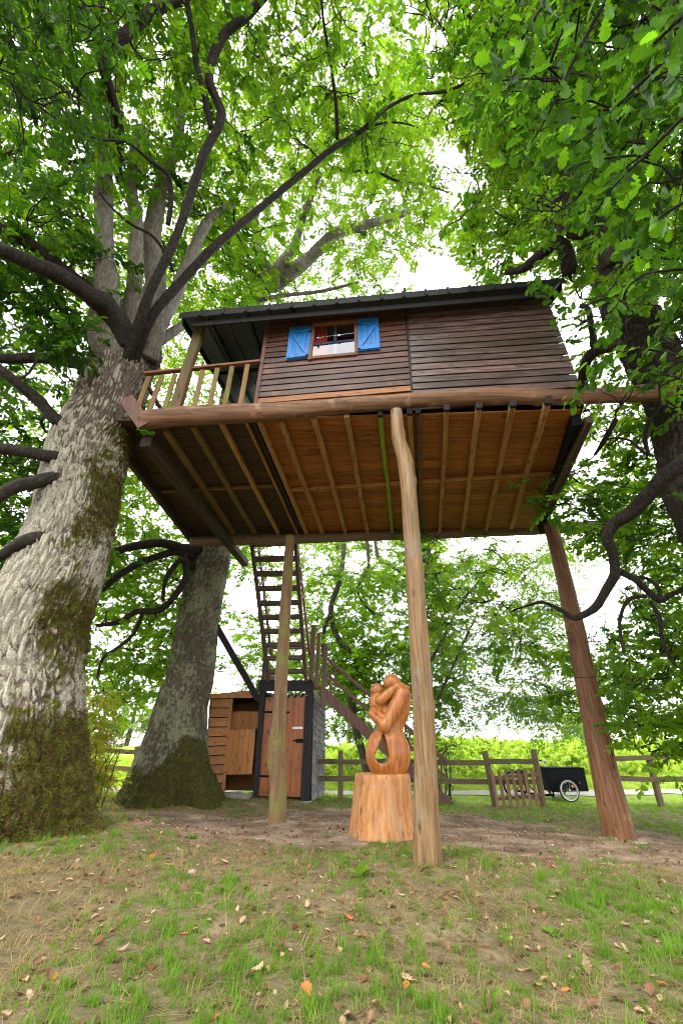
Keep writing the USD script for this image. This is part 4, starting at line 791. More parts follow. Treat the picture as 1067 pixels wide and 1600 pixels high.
def spray(n, size, outline, seed, L=.42, tilt=.55):
    """A leafy twig: leaves in a loose flat fan along and at the end of a thin stem."""
    global R
    keep, R = R, random.Random(seed); ms = []; bend = R.uniform(-.25, .25)
    for k in range(n):
        t = (k + .5) / n; t = t ** .7
        p = np.array([L * t, bend * L * t * t, -.12 * L * t * t])
        az = (1 if k % 2 else -1) * R.uniform(.4, 1.25) * (1.15 - .6 * t) + bend
        d = np.array([math.cos(az), math.sin(az), R.uniform(-.55, .25)])
        v, f = leaf_mesh(outline, size * R.uniform(.7, 1.15), R.uniform(.85, 1.15), R.uniform(.05, .4), R.uniform(-.05, .4))
        ms.append((rot_to(v, d, (R.gauss(0, tilt * .5), R.gauss(0, tilt * .5), 1), R.gauss(0, tilt)) + p + d * .012, f))
    R = keep
    return join(ms)
SPRAYS = [spray(15, .115, SIMPLE, 100 + k) for k in range(5)]
FINE = [spray(16, .062, OVAL, 200 + k, L=.5) for k in range(4)]
FAR = [spray(12, .34, SIMPLE, 300 + k, L=.9) for k in range(3)]

GAPS = [(694, 240, 34), (722, 300, 26), (690, 415, 42), (640, 425, 25), (720, 215, 24), (600, 55, 20), (690, 40, 26), (75, 215, 22), (8, 345, 24), (112, 62, 18), (350, 440, 14), (55, 565, 22), (185, 590, 16), (195, 440, 12), (820, 405, 18),
        (925, 925, 58), (905, 965, 40), (870, 900, 30), (800, 920, 30), (760, 1142, 46), (700, 1150, 30), (820, 1150, 40), (880, 1140, 26), (345, 1000, 26), (380, 930, 26), (355, 1060, 22), (560, 875, 30), (600, 850, 20), (500, 870, 26), (700, 865, 26), (740, 985, 24), (900, 700, 24), (935, 720, 22),
        (965, 640, 16), (1010, 690, 18), (620, 1000, 14), (230, 1070, 14), (180, 985, 12), (800, 300, 12), (560, 140, 14), (900, 600, 16), (640, 950, 18), (510, 950, 16), (770, 1060, 26), (845, 1060, 22), (720, 1090, 20)]
GA = np.array(GAPS, float)
def tuft(n, h, spread, seed, w=.0035, lean=.5, flat=1.0):
    g = np.random.default_rng(seed); ms = []
    for k in range(n):
        a = g.uniform(0, 6.28); r = spread * g.random() ** .6; o = np.array([r * math.cos(a), r * math.sin(a), -.01]); az = g.uniform(0, 6.28); L = h * g.uniform(.45, 1.15); ln = lean * g.uniform(.2, 1.3)
        dirv = np.array([math.cos(az), math.sin(az), 0]); s = np.array([-math.sin(az), math.cos(az), 0]); v = []
        for t in (0, .4, .75, 1.0): c = o + dirv * (ln * L * t * t) + np.array([0, 0, flat * L * t * (1 - .25 * ln * t)]); ww = w * (1 - t ** 1.5) + .0004; v += [c - s * ww, c + s * ww]
        ms.append((np.array(v), np.array([[0, 1, 3], [0, 3, 2], [2, 3, 5], [2, 5, 4], [4, 5, 7], [4, 7, 6]])))
    return join(ms)
def unit_rows(x): return x / np.maximum(np.linalg.norm(x, axis=1, keepdims=True), 1e-9)
def hides_house(c):
    u, w = px_of(c); return (c[1] < 6.6 and 200 < u < 900 and 440 < w < 850) or (abs(u - 859 - (w - 815) * .214) < 40 and 800 < w < 1320)
class Tree:
    def __init__(self, name, label, base, cat="tree", group=None):
        self.path = thing(name, label, cat, base, group); self.nodes = []; self.small = []; self.pos = []; self.dir = []; self.sc = []
    def limb(self, pts, rad, mat, name="limb", nseg=12, step=.1, rough=.24, fn=None, prim=None, smooth=True, twigs=True):
        pts = np.array(pts, float); pts[1:-1] += rng.normal(0, .45, (max(len(pts) - 2, 0), 3)) * np.asarray(rad)[1:-1, None]
        v, f = tube(pts, rad, nseg + 4, min(step, .07), rough, fn, freq=5.0)
        v[:-2] += meshkit.noise(v[:-2] * 17, 8)[:, None] * .22 * np.mean(rad) * unit_rows(v[:-2] - np.roll(v[:-2], (nseg + 4) // 2, 0))
        obj(name, (v, f), mat, self.path, smooth=smooth)
        if twigs:
            c = spline(np.c_[np.asarray(pts, float), np.asarray(rad, float)], max(4, int(8 * len(pts)))); self.nodes.append(c)
        return c if twigs else None
    def twig(self, a, b, r0, r1, sag=.1, n=5):
        a, b = np.asarray(a), np.asarray(b); L = np.linalg.norm(b - a); p = [a]
        for k in range(1, n):
            t = k / n; p.append(a + (b - a) * t + rng.normal(0, .055 * L, 3) + [0, 0, sag * L * math.sin(t * math.pi)])
        p.append(b); p = np.array(p)
        self.small.append(tube(p, np.linspace(r0, r1, n + 1), 5, max(.12, L / 9), 0, cap=False, fast=True))
        return p
    def blob(self, c, rad, n, flat=.75, subs=6, near=None, scale=1.0, branch=True):
        """A clump of leaf sprays about c, carried by a branch from the nearest limb that forks inside it."""
        c = np.asarray(c, float)
        if self.path.startswith('/World/oak') and c[1] < 9.8 and hides_house(c): return
        if branch and self.nodes:
            N = np.vstack(self.nodes); d = np.linalg.norm(N[:, :3] - c, axis=1) + .5 * np.maximum(0, N[:, 2] - c[2]); k = d.argmin(); L = d[k]
            r0 = min(N[k, 3] * .55, .012 + .011 * L)
            main = self.twig(N[k, :3], c, r0, .009, .06, 6) if L > .15 else np.array([c, c])
            self.nodes.append(np.c_[main[3:], np.linspace(r0 * .5, .009, len(main[3:]))]) if len(main) > 4 else None
        else: main = np.array([c - [0, 0, .3], c])
        tips = []
        for q in range(subs):
            d = rng.normal(0, 1, 3); d[2] *= .7; d = unit(d) * rad * rng.uniform(.6, 1.05) * np.array([1, 1, flat])
            p = self.twig(main[rng.integers(len(main) // 2, len(main))], c + d, .011, .004, .08, 4); tips.append(p)
        T = np.vstack([p[1:] for p in tips])
        for q in range(n):
            b = T[rng.integers(len(T))] + rng.normal(0, .20 * rad, 3) * [1, 1, .7]
            g = b - c; g[2] *= .4
            self.pos.append(b); self.dir.append(math.atan2(g[1], g[0]) + rng.normal(0, .8)); self.sc.append(scale * rng.uniform(.75, 1.25))
    def finish(self, protos, mats, twig_mat, pick=None, gap=1.0, tilt=.38):
        if self.small: obj("branches", join(self.small), twig_mat, self.path, smooth=True, kind="stuff")
        P = np.array(self.pos); D = np.array(self.dir); S = np.array(self.sc)
        if gap:
            uv = px_of(P); dd = np.linalg.norm(uv[:, None] - GA[None, :, :2], axis=2) / (GA[None, :, 2] * gap * 1.2); keep = (dd.min(1) > 1) | (rng.random(len(P)) < .04)
            P, D, S = P[keep], D[keep], S[keep]; uv = uv[keep]
            hx = np.array([(285, 480), (880, 425), (922, 600), (925, 650), (845, 830), (300, 850), (205, 705), (225, 600)], float); inside = np.ones(len(P), bool); cr = []
            for a_, b_ in zip(hx, np.roll(hx, -1, 0)): cr.append((b_[0] - a_[0]) * (uv[:, 1] - a_[1]) - (b_[1] - a_[1]) * (uv[:, 0] - a_[0]))
            inside = np.all(np.array(cr) > 0, 0) | ((np.abs(uv[:, 0] - 985 - (uv[:, 1] - 470) * .42) < 62) & (uv[:, 1] > 430) & (uv[:, 1] < 740) & (rng.random(len(P)) < .72))
            post = (np.abs(uv[:, 0] - 859 - (uv[:, 1] - 815) * .214) < 34) & (uv[:, 1] > 800) & (uv[:, 1] < 1320) & (P[:, 1] < 10)
            keep = ~((inside & (P[:, 1] < 6.6)) | post | (inside & (np.abs(uv[:, 0] - 985 - (uv[:, 1] - 470) * .42) < 62) & (P[:, 1] < 6.2)))
            P, D, S = P[keep], D[keep], S[keep]
        n = len(P); n_p, n_m = len(protos), len(mats); K = [(p, m, False) for m in mats for p in protos]
        hue = meshkit.noise(P * .55, 31); mi = np.clip(((hue + .5 + rng.normal(0, .16, n)) * n_m).astype(int), 0, n_m - 1) if pick is None else pick(P, n)
        idx = mi * n_p + rng.integers(0, n_p, n)
        instancer(self.path + "/" + numbered(self.path, "crown"), K, P - OFF[self.path], quats(D, rng.normal(.15, tilt, n), rng.normal(0, tilt, n)), S, idx)
        return n
    def fill(self, box, r, n, rad, sprays, scale=1.0, subs=6, flat=.75, gap=.8):
        x0, x1, y0, y1 = box; cand = rng.random((n * 12, 2)) * [x1 - x0, y1 - y0] + [x0, y0]; done = []
        sep = .62 * math.sqrt((x1 - x0) * (y1 - y0) / n)
        for c in cand:
            if len(done) >= n: break
            if any(np.hypot(*(c - d)) < sep for d in done): continue
            if (np.linalg.norm(GA[:, :2] - c, axis=1) < GA[:, 2] * gap).any(): continue
            done.append(c)
            p = at_r(c[0], c[1], rng.uniform(*r)); rr = rad * rng.uniform(.75, 1.3)
            if p[2] < 1.0: continue
            self.blob(p, rr, int(sprays * rng.uniform(.6, 1.4)), scale=scale, subs=subs, flat=flat)

def bark_fn(R0, depth, cw, ch, seed, flare=None, lumps=()):
    """Plates of bark about cw wide and ch tall parted by fissures, on a lumpy stem with a flared foot."""
    def f(ph, s, z):
        sh_ = ph.shape; kz = cw / ch; g = np.random.default_rng(seed); H = s.max() * kz
        npt = int(2 * np.pi * R0 * H / (cw * cw)) + 20; a = g.uniform(0, 2 * np.pi, npt)
        pts = np.stack([np.cos(a) * R0, np.sin(a) * R0, g.uniform(-.1, H + .1, npt)], 1)
        q = np.stack([np.cos(ph) * R0, np.sin(ph) * R0, s * kz], -1).reshape(-1, 3)
        q = q + cw * .9 * np.stack([meshkit.noise(q / cw * .8, seed + 1), meshkit.noise(q / cw * .8 + 9, seed + 2), meshkit.noise(q / cw * .8 - 7, seed + 5)], -1)
        d, _ = cKDTree(pts).query(q, k=2); e = (d[:, 1] - d[:, 0]) / cw
        ridge = smooth(.0, .32, e) * (.75 + .5 * meshkit.noise(q / cw * 1.7, seed + 3)) + .25 * meshkit.noise(q / cw * .35 + 5, seed + 6)
        big = meshkit.noise(np.stack([np.cos(ph) * 1.3, np.sin(ph) * 1.3, s * .8], -1).reshape(-1, 3), seed + 4)
        bark_fn.ridge = ridge.reshape(sh_)
        o = 1 + (depth * (ridge - .7)).reshape(sh_) / R0 + .07 * big.reshape(sh_)
        if flare:
            h, z0, amt, k, p0 = flare; e = np.exp(-np.maximum(z - z0, 0) / h); o = o * (1 + amt * e * (.55 + .45 * np.cos(k * ph + p0) + .2 * np.cos((2 * k + 1) * ph)))
        for ls, lp, a_, w_ in lumps: o = o + a_ * np.exp(-((s - ls) / w_) ** 2 - (np.angle(np.exp(1j * (ph - lp))) / .5) ** 2)
        return o
    return f

# ------------------------------------------------------------------ the great oak on the left
YT = 6.2
tp = [(-12, 1345, 1.18), (0, 1260, 1.10), (10, 1180, 1.0), (30, 1050, .88), (45, 980, .85), (80, 900, .80), (109, 800, .74), (131, 700, .80), (158, 640, .74), (172, 600, .73), (184, 560, .73), (196, 525, .74), (205, 498, .60), (208, 478, .36)]
T1P = np.array([at_y(a + 9, b, YT) for a, b, _ in tp]); T1R = [c * .76 for *_, c in tp]
T1P[0] = T1P[1] + (T1P[1] - T1P[2]) * 1.0; T1P[0][2] = -.35
OAK1 = Tree("oak_tree", "huge leaning oak with mossy pale trunk at the left edge, holding the treehouse beam", [T1P[0][0], T1P[0][1], .3])
fn1 = bark_fn(.65, .050, .048, .24, 50, flare=(.35, .2, .22, 4, 1.9), lumps=[(8.2, 3.0, .16, .35), (8.6, 4.6, .18, .3), (5.9, 5.4, .12, .3), (8.5, .2, .15, .3), (6.2, 3.6, .08, .5)])
v, f = tube(T1P, T1R, 360, .026, 0, fn1)
rid = np.r_[bark_fn.ridge.ravel(), 0, 0]
z = v[:, 2]; side = px_of(v); up_t = (z - .3)
nm = meshkit.fbm(v * 1.1, 4, 60)
right = smooth(-.15, .75, (v[:, 0] - np.interp(z, T1P[:, 2], T1P[:, 0])) / .75)
moss = np.clip(.90 - .95 * smooth(.9, 2.9, z + nm * 3.4) + .36 * right * smooth(7.6, 6.0, z) * (1 - smooth(6.2, 7.2, z)) + .22 * smooth(7.6, 8.6, z) + .42 * nm, 0, 1)
lich = np.clip(.22 + .26 * rid + .50 * meshkit.fbm(v * 2.4 + 20, 4, 61) - .26 * smooth(4.5, 7.5, z), 0, 1)
obj("trunk", (v, f), "bark_oak", OAK1.path, smooth=True, prim={"moss": moss, "lichen": lich})
OAK1.nodes.append(np.c_[T1P[9:], T1R[9:]])
def moss_tufts(tree, v, f, mask, n, size, seed):
    g = np.random.default_rng(seed); a, b, c = v[f[:, 0]], v[f[:, 1]], v[f[:, 2]]; nr = np.cross(b - a, c - a); ar = np.linalg.norm(nr, axis=1); nr = nr / np.maximum(ar, 1e-9)[:, None]
    w = ar * np.clip((mask[f].mean(1) - .45) * 4, 0, 1) * (nr[:, 1] < .35); k = g.choice(len(f), n, p=w / w.sum()); u1 = g.random((n, 2)); u1[u1.sum(1) > 1] = 1 - u1[u1.sum(1) > 1]
    P_ = a[k] + (b[k] - a[k]) * u1[:, :1] + (c[k] - a[k]) * u1[:, 1:]; N_ = unit_rows(nr[k] + g.normal(0, .25, (n, 3)))
    qz = np.stack([1 + N_[:, 2], -N_[:, 1], N_[:, 0], 0 * N_[:, 0]], 1); spin = g.uniform(0, 6.28, n); cs, sn2 = np.cos(spin / 2), np.sin(spin / 2)
    Q = np.stack([qz[:, 0] * cs, qz[:, 1] * cs + qz[:, 2] * sn2, qz[:, 2] * cs - qz[:, 1] * sn2, qz[:, 0] * sn2], 1)
    instancer(tree.path + "/" + numbered(tree.path, "moss"), [(tuft(14, .028, .03, 900 + i, .003, 1.4), m_, False) for i, m_ in enumerate(("moss_green", "moss_olive", "moss_brown"))], P_ - OFF[tree.path], Q, g.uniform(.5, 1.3, n) * size, g.choice(3, n, p=[.4, .35, .25]))
moss_tufts(OAK1, v, f, moss, 26000, 1.5, 5)
def tr(tree, pts, mat, name="limb", nseg=12, **k): return tree.limb([at_r(a, b, c) for a, b, c, _ in pts], [d for *_, d in pts], mat, name, nseg, **k)
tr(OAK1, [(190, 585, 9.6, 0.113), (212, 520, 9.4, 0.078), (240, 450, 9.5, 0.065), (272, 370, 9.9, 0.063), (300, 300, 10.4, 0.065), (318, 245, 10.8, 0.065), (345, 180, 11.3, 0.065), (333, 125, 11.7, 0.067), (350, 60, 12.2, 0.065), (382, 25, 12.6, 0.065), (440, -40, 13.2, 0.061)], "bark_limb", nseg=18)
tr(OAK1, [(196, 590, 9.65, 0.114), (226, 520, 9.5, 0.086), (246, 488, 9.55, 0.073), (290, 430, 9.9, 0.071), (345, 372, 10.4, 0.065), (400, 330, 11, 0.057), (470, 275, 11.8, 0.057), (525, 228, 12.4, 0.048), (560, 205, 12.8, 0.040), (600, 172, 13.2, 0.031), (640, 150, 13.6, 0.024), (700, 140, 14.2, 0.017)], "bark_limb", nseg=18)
tr(OAK1, [(560, 208, 12.8, 0.026), (600, 190, 13, 0.019), (655, 200, 13.3, 0.011)], "bark_limb", "limb", 8)
tr(OAK1, [(330, 200, 11.2, 0.047), (322, 165, 11.4, 0.042), (308, 90, 11.8, 0.039), (295, 20, 12.2, 0.037), (285, -30, 12.5, 0.032)], "bark_limb")
tr(OAK1, [(192, 560, 9.8, .34), (176, 508, 9.85, .26), (166, 475, 9.95, 0.19), (163, 440, 10.2, 0.167), (160, 390, 10.8, 0.145), (163, 300, 12, 0.132), (170, 220, 13.2, 0.114), (190, 120, 14.6, 0.097)], "bark_pale", nseg=18)
tr(OAK1, [(206, 540, 10.0, .26), (207, 490, 10.2, 0.17), (209, 440, 10.6, 0.114), (209, 360, 11.6, 0.106), (210, 270, 13, 0.088), (214, 200, 14, 0.070)], "bark_pale", nseg=14)
tr(OAK1, [(220, 550, 10.0, .30), (230, 500, 10.4, 0.21), (236, 440, 11.0, 0.176), (240, 370, 12, 0.158), (248, 310, 13, 0.132), (280, 200, 14.5, 0.088), (285, 70, 16, 0.070)], "bark_pale", nseg=16)
tr(OAK1, [(225, 560, 9.9, .22), (248, 515, 10.2, 0.14), (268, 470, 10.7, 0.132), (290, 425, 11.4, 0.106), (330, 350, 12.6, 0.088), (365, 320, 13.4, 0.053)], "bark_pale", nseg=14)
tr(OAK1, [(215, 560, 9.8, .16), (242, 535, 10.0, 0.11), (275, 517, 10.4, 0.075), (296, 505, 10.8, 0.044)], "bark_pale", nseg=10)
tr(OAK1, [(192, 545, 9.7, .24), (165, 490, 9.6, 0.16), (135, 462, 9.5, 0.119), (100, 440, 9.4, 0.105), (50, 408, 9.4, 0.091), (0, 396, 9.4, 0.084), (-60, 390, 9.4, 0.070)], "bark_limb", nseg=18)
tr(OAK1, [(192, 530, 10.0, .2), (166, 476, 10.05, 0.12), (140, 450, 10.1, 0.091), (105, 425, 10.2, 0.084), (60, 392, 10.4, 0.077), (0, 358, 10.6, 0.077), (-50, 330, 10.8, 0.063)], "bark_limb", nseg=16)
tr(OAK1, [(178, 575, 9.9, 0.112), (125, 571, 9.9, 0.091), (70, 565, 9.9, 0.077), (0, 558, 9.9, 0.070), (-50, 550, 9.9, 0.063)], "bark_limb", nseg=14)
tr(OAK1, [(143, 672, 8.75, 0.112), (95, 660, 8.75, 0.084), (60, 628, 8.8, 0.070), (25, 595, 8.8, 0.066), (-10, 572, 8.9, 0.063)], "bark_limb", nseg=14)
tr(OAK1, [(128, 720, 8.5, 0.098), (58, 712, 8.25, 0.077), (20, 703, 8.3, 0.066), (-20, 700, 8.3, 0.063)], "bark_limb", nseg=14)
tr(OAK1, [(122, 745, 8.3, 0.098), (50, 752, 8.0, 0.084), (20, 770, 8.0, 0.077), (-20, 788, 8.0, 0.070)], "bark_limb", nseg=14)
tr(OAK1, [(100, 835, 7.7, 0.091), (30, 850, 7.6, 0.070), (0, 868, 7.8, 0.063), (-30, 885, 8.0, 0.056)], "bark_limb", nseg=12)
tr(OAK1, [(290, 0, 12.6, 0.056), (240, 8, 12.0, 0.070), (218, 28, 11.7, 0.077), (180, 52, 11.3, 0.070), (158, 70, 11.2, 0.084)], "bark_limb", nseg=12)
tr(OAK1, [(193, 290, 12.4, 0.063), (190, 270, 12.2, 0.077), (184, 180, 11.6, 0.073), (168, 105, 11.2, 0.070), (155, 65, 11.1, 0.063), (130, 10, 10.9, 0.056), (110, -40, 10.8, 0.049)], "bark_limb", nseg=12)
tr(OAK1, [(126, 145, 11.0, 0.049), (108, 105, 10.8, 0.056), (92, 80, 10.7, 0.049), (60, 40, 10.5, 0.035)], "bark_limb", nseg=10)
tr(OAK1, [(262, 350, 10.0, 0.042), (265, 275, 10.3, 0.035), (235, 250, 10.3, 0.025), (200, 225, 10.3, 0.021), (150, 215, 10.2, 0.017), (60, 165, 10.2, 0.010)], "bark_limb", nseg=8)
tr(OAK1, [(527, 218, 12.5, 0.035), (526, 170, 12.6, 0.032), (518, 110, 12.8, 0.028), (505, 30, 13, 0.021), (500, -30, 13.2, 0.021)], "bark_limb", nseg=8)
tr(OAK1, [(270, 425, 10.0, 0.028), (240, 370, 10.1, 0.021), (205, 350, 10.2, 0.017), (155, 300, 10.4, 0.014)], "bark_limb", nseg=8)
OAK1.fill((-120, 330, -140, 330), (11.2, 16), 105, 1.1, 16, scale=.92)
OAK1.fill((300, 600, -140, 240), (12.6, 16.5), 66, 1.1, 14, scale=.92)
OAK1.fill((-100, 130, 300, 480), (10, 14.5), 36, 1.0, 19)
OAK1.fill((130, 420, 280, 500), (12.5, 16), 36, 1.0, 19)
OAK1.fill((-100, 110, 480, 900), (10, 14), 60, .9, 17)
OAK1.fill((-110, 170, -160, 200), (8.0, 10), 22, .8, 12, scale=.85)
OAK1.fill((60, 150, 505, 560), (8.6, 9.2), 4, .3, 8, subs=4)
v_ = at_y(210, 672, 5.25)
for q in range(5): OAK1.pos.append(v_ + [.05 * q, 0, .02 * q]); OAK1.dir.append(rng.uniform(-.5, .5)); OAK1.sc.append(.6)
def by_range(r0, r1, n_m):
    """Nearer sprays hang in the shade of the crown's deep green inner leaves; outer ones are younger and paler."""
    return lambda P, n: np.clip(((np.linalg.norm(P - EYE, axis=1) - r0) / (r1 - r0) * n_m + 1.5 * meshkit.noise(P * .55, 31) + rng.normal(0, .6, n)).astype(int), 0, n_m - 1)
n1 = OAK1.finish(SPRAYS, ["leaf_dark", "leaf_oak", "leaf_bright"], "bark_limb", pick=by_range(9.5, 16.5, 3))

# ------------------------------------------------------------------ the second oak behind the house
Y2T = 11.4
tp = [(262, 1300, .95), (264, 1250, .90), (268, 1200, .78), (276, 1150, .66), (284, 1105, .58), (297, 1060, .54), (305, 1000, .52), (315, 940, .50), (328, 884, .50), (340, 800, .47), (362, 650, .46), (388, 500, .42), (412, 440, .35), (424, 415, .26)]
T2P = np.array([at_y(a, b, Y2T) for a, b, _ in tp]); T2R = [c for *_, c in tp]; T2P[0] = T2P[1] - [0, 0, .45]
OAK2 = Tree("oak_tree", "second oak with mossy foot standing behind the treehouse, left of the sheds", [T2P[0][0], T2P[0][1], .1])
v, f = tube(T2P, T2R, 200, .035, 0, bark_fn(.5, .022, .042, .17, 70, flare=(.42, -.05, .62, 5, .6)))
rid = np.r_[bark_fn.ridge.ravel(), 0, 0]; z = v[:, 2]; nm = meshkit.fbm(v * 1.3, 4, 64)
rt = smooth(-.2, .8, (v[:, 0] - np.interp(z, T2P[:, 2], T2P[:, 0])) / .5)
mo2 = np.clip(.95 - 1.0 * smooth(.7, 1.7, z + nm * 1.0 - .45 * rt) + .45 * nm + .2 * smooth(3, 6, z), 0, 1)
obj("trunk", (v, f), "bark_second", OAK2.path, smooth=True, prim={"moss": mo2, "lichen": np.clip(.15 + .16 * rid + .5 * meshkit.fbm(v * 2.2 + 3, 4, 66), 0, 1)})
OAK2.nodes.append(np.c_[T2P[10:], T2R[10:]]); moss_tufts(OAK2, v, f, mo2, 12000, 1.0, 6)
tr(OAK2, [(312, 862, 12.6, 0.160), (290, 856, 12.4, 0.104), (250, 853, 12.2, 0.092), (205, 857, 12.2, 0.084), (165, 863, 12.3, 0.072), (120, 868, 12.4, 0.064)], "bark_limb", nseg=14)
tr(OAK2, [(305, 872, 12.6, 0.120), (285, 862, 12.4, 0.088), (240, 872, 12.2, 0.072), (205, 888, 12.0, 0.068), (175, 905, 12, 0.064), (155, 930, 12, 0.060), (140, 960, 12, 0.040)], "bark_limb", nseg=12)
tr(OAK2, [(300, 888, 12.4, 0.088), (283, 872, 12.2, 0.064), (270, 890, 12, 0.056), (258, 905, 12, 0.048), (255, 940, 12, 0.032)], "bark_limb", nseg=10)
tr(OAK2, [(286, 868, 12.3, 0.064), (287, 900, 12.1, 0.068), (272, 935, 12, 0.068), (245, 952, 12, 0.064), (215, 958, 12, 0.060), (185, 972, 12, 0.048), (150, 977, 12, 0.032)], "bark_limb", nseg=12)
tr(OAK2, [(222, 958, 12, 0.044), (205, 990, 12, 0.040), (185, 1012, 12, 0.036), (160, 1030, 12, 0.032), (152, 1060, 12, 0.020)], "bark_limb", nseg=8)
tr(OAK2, [(420, 430, 15.4, .28), (432, 440, 15.6, .22), (450, 420, 15.9, .19), (482, 400, 16.4, .165), (520, 370, 17, .15), (560, 355, 17.6, .12), (605, 342, 18.2, .10), (640, 330, 18.8, .07)], "bark_pale", nseg=14)
tr(OAK2, [(424, 440, 15.5, .20), (418, 420, 15.8, .15), (407, 402, 16.2, .12), (400, 360, 17, .10), (390, 300, 18, .07)], "bark_pale", nseg=12)
tr(OAK2, [(430, 430, 15.6, .18), (436, 408, 16, .15), (455, 385, 16.4, .11), (475, 330, 17.2, .08), (500, 270, 18, .06)], "bark_pale", nseg=12)
tr(OAK2, [(520, 262, 15.5, 0.040), (555, 268, 15.6, 0.040), (590, 270, 15.8, 0.036), (620, 280, 16, 0.032), (660, 288, 16.2, 0.024), (700, 300, 16.4, 0.016)], "bark_limb", nseg=8)
tr(OAK2, [(400, 470, 14.6, .06), (440, 462, 14.8, .05), (500, 455, 15, .045), (560, 440, 15.2, .03)], "bark_pale", nseg=8)
OAK2.fill((330, 700, 150, 480), (15.5, 21), 95, 1.3, 17, scale=1.0)
OAK2.fill((230, 420, 420, 700), (15, 19), 40, 1.2, 17, scale=1.05)
OAK2.fill((135, 300, 850, 1100), (12, 16), 64, .95, 17, scale=1.0)
OAK2.fill((470, 660, 100, 260), (16, 22), 26, 1.3, 17, scale=1.08)
OAK2.fill((325, 430, 850, 1085), (15, 20), 40, .8, 14)
OAK2.fill((120, 300, 640, 870), (13, 17), 44, 1.0, 16)
n2 = OAK2.finish(SPRAYS, ["leaf_oak", "leaf_bright", "leaf_bright", "leaf_bright"], "bark_limb")

# ------------------------------------------------------------------ the oak on the right
T3 = [at_y(1085, 760, 5.95), at_y(1072, 700, 5.95), at_y(1058, 640, 5.95), at_y(1035, 590, 5.98), at_y(1000, 520, 6.0), at_y(975, 470, 6.0), at_y(945, 410, 6.05), at_y(905, 330, 6.2)]
d = T3[0] - T3[1]; lo = T3[0] + d / abs(d[2]) * (T3[0][2] + .5); lo[0] = T3[0][0] + .25
OAK3 = Tree("oak_tree", "dark barked oak on the right whose crooked limb hangs down beside the thick post", [lo[0], lo[1], 0])
P3 = np.array([lo, lo * .5 + T3[0] * .5] + T3); P3[1][1] = 5.9
v, f = tube(P3, [.62, .48, .43, .42, .42, .43, .45, .44, .36, .24], 160, .04, 0, bark_fn(.45, .04, .075, .22, 90, flare=(.4, 0, .4, 4, 0)))
obj("trunk", (v, f), "bark_right", OAK3.path, smooth=True); OAK3.nodes.append(np.c_[P3[4:], [.42, .42, .43, .45, .44, .36][:len(P3) - 4]])
tr(OAK3, [(1075, 720, 7.6, 0.095), (1050, 738, 7.6, 0.090), (1018, 772, 7.7, 0.088), (988, 798, 7.8, 0.086), (962, 820, 7.9, 0.078), (953, 838, 7.95, 0.067), (960, 868, 8.1, 0.057), (956, 895, 8.2, 0.059), (945, 925, 8.3, 0.057), (925, 950, 8.4, 0.052), (903, 970, 8.6, 0.043), (870, 950, 9.0, 0.024), (840, 942, 9.3, 0.019), (800, 955, 9.6, 0.010)], "bark_limb", nseg=18)
tr(OAK3, [(972, 895, 8.2, 0.045), (988, 905, 8.3, 0.039), (1008, 922, 8.5, 0.039), (1025, 937, 8.6, 0.042), (1050, 928, 8.7, 0.034), (1085, 915, 8.8, 0.028)], "bark_limb", nseg=12)
tr(OAK3, [(1026, 938, 8.6, 0.028), (1030, 925, 8.6, 0.028), (1015, 905, 8.6, 0.022), (1000, 902, 8.6, 0.020), (985, 903, 8.6, 0.017)], "bark_limb", nseg=8)
tr(OAK3, [(1010, 932, 8.5, 0.026), (985, 935, 8.5, 0.028), (975, 950, 8.5, 0.022), (968, 985, 8.5, 0.020), (975, 1020, 8.5, 0.017)], "bark_limb", nseg=8)
tr(OAK3, [(1015, 940, 8.6, 0.028), (1030, 968, 8.6, 0.028), (1033, 995, 8.6, 0.022), (1055, 1040, 8.7, 0.017)], "bark_limb", nseg=8)
tr(OAK3, [(915, 350, 8.8, 0.182), (893, 315, 9.1, 0.161), (873, 272, 9.5, 0.140), (852, 240, 9.9, 0.126), (834, 215, 10.3, 0.105), (790, 180, 11, 0.077), (735, 118, 11.8, 0.063), (735, 60, 12.4, 0.049), (720, -20, 13, 0.042)], "bark_right", nseg=18)
tr(OAK3, [(955, 420, 8.4, 0.140), (950, 330, 9.0, 0.119), (950, 225, 9.7, 0.115), (952, 150, 10.3, 0.105), (962, 95, 10.8, 0.098), (985, 20, 11.4, 0.084)], "bark_right", nseg=16)
tr(OAK3, [(833, 200, 10.3, 0.056), (823, 160, 10.4, 0.070), (830, 120, 10.6, 0.070), (825, 65, 10.9, 0.059), (818, 10, 11.2, 0.049), (812, -30, 11.4, 0.042)], "bark_limb", nseg=12)
tr(OAK3, [(826, 105, 10.6, 0.042), (790, 105, 10.6, 0.032), (760, 118, 10.7, 0.025), (690, 142, 11, 0.021), (640, 150, 11.2, 0.014), (580, 195, 11.5, 0.008)], "bark_limb", nseg=8)
tr(OAK3, [(890, 430, 8.8, 0.098), (868, 385, 8.9, 0.084), (845, 400, 9.1, 0.077), (815, 420, 9.4, 0.056), (790, 425, 9.6, 0.035)], "bark_limb", nseg=12)
tr(OAK3, [(960, 540, 7.9, 0.070), (930, 545, 8.0, 0.070), (912, 560, 8.1, 0.063), (905, 600, 8.4, 0.056), (905, 640, 8.7, 0.059), (880, 720, 9.5, 0.063), (850, 790, 10.3, 0.056)], "bark_limb", nseg=10)
tr(OAK3, [(928, 548, 8.0, 0.042), (925, 500, 8.0, 0.035), (915, 480, 8.0, 0.032), (905, 478, 8.0, 0.028)], "bark_limb", nseg=8)
tr(OAK3, [(1015, 655, 8.0, 0.034), (1008, 690, 8.2, 0.028), (1010, 710, 8.3, 0.022), (985, 690, 8.5, 0.017), (940, 690, 9, 0.011)], "bark_limb", nseg=8)
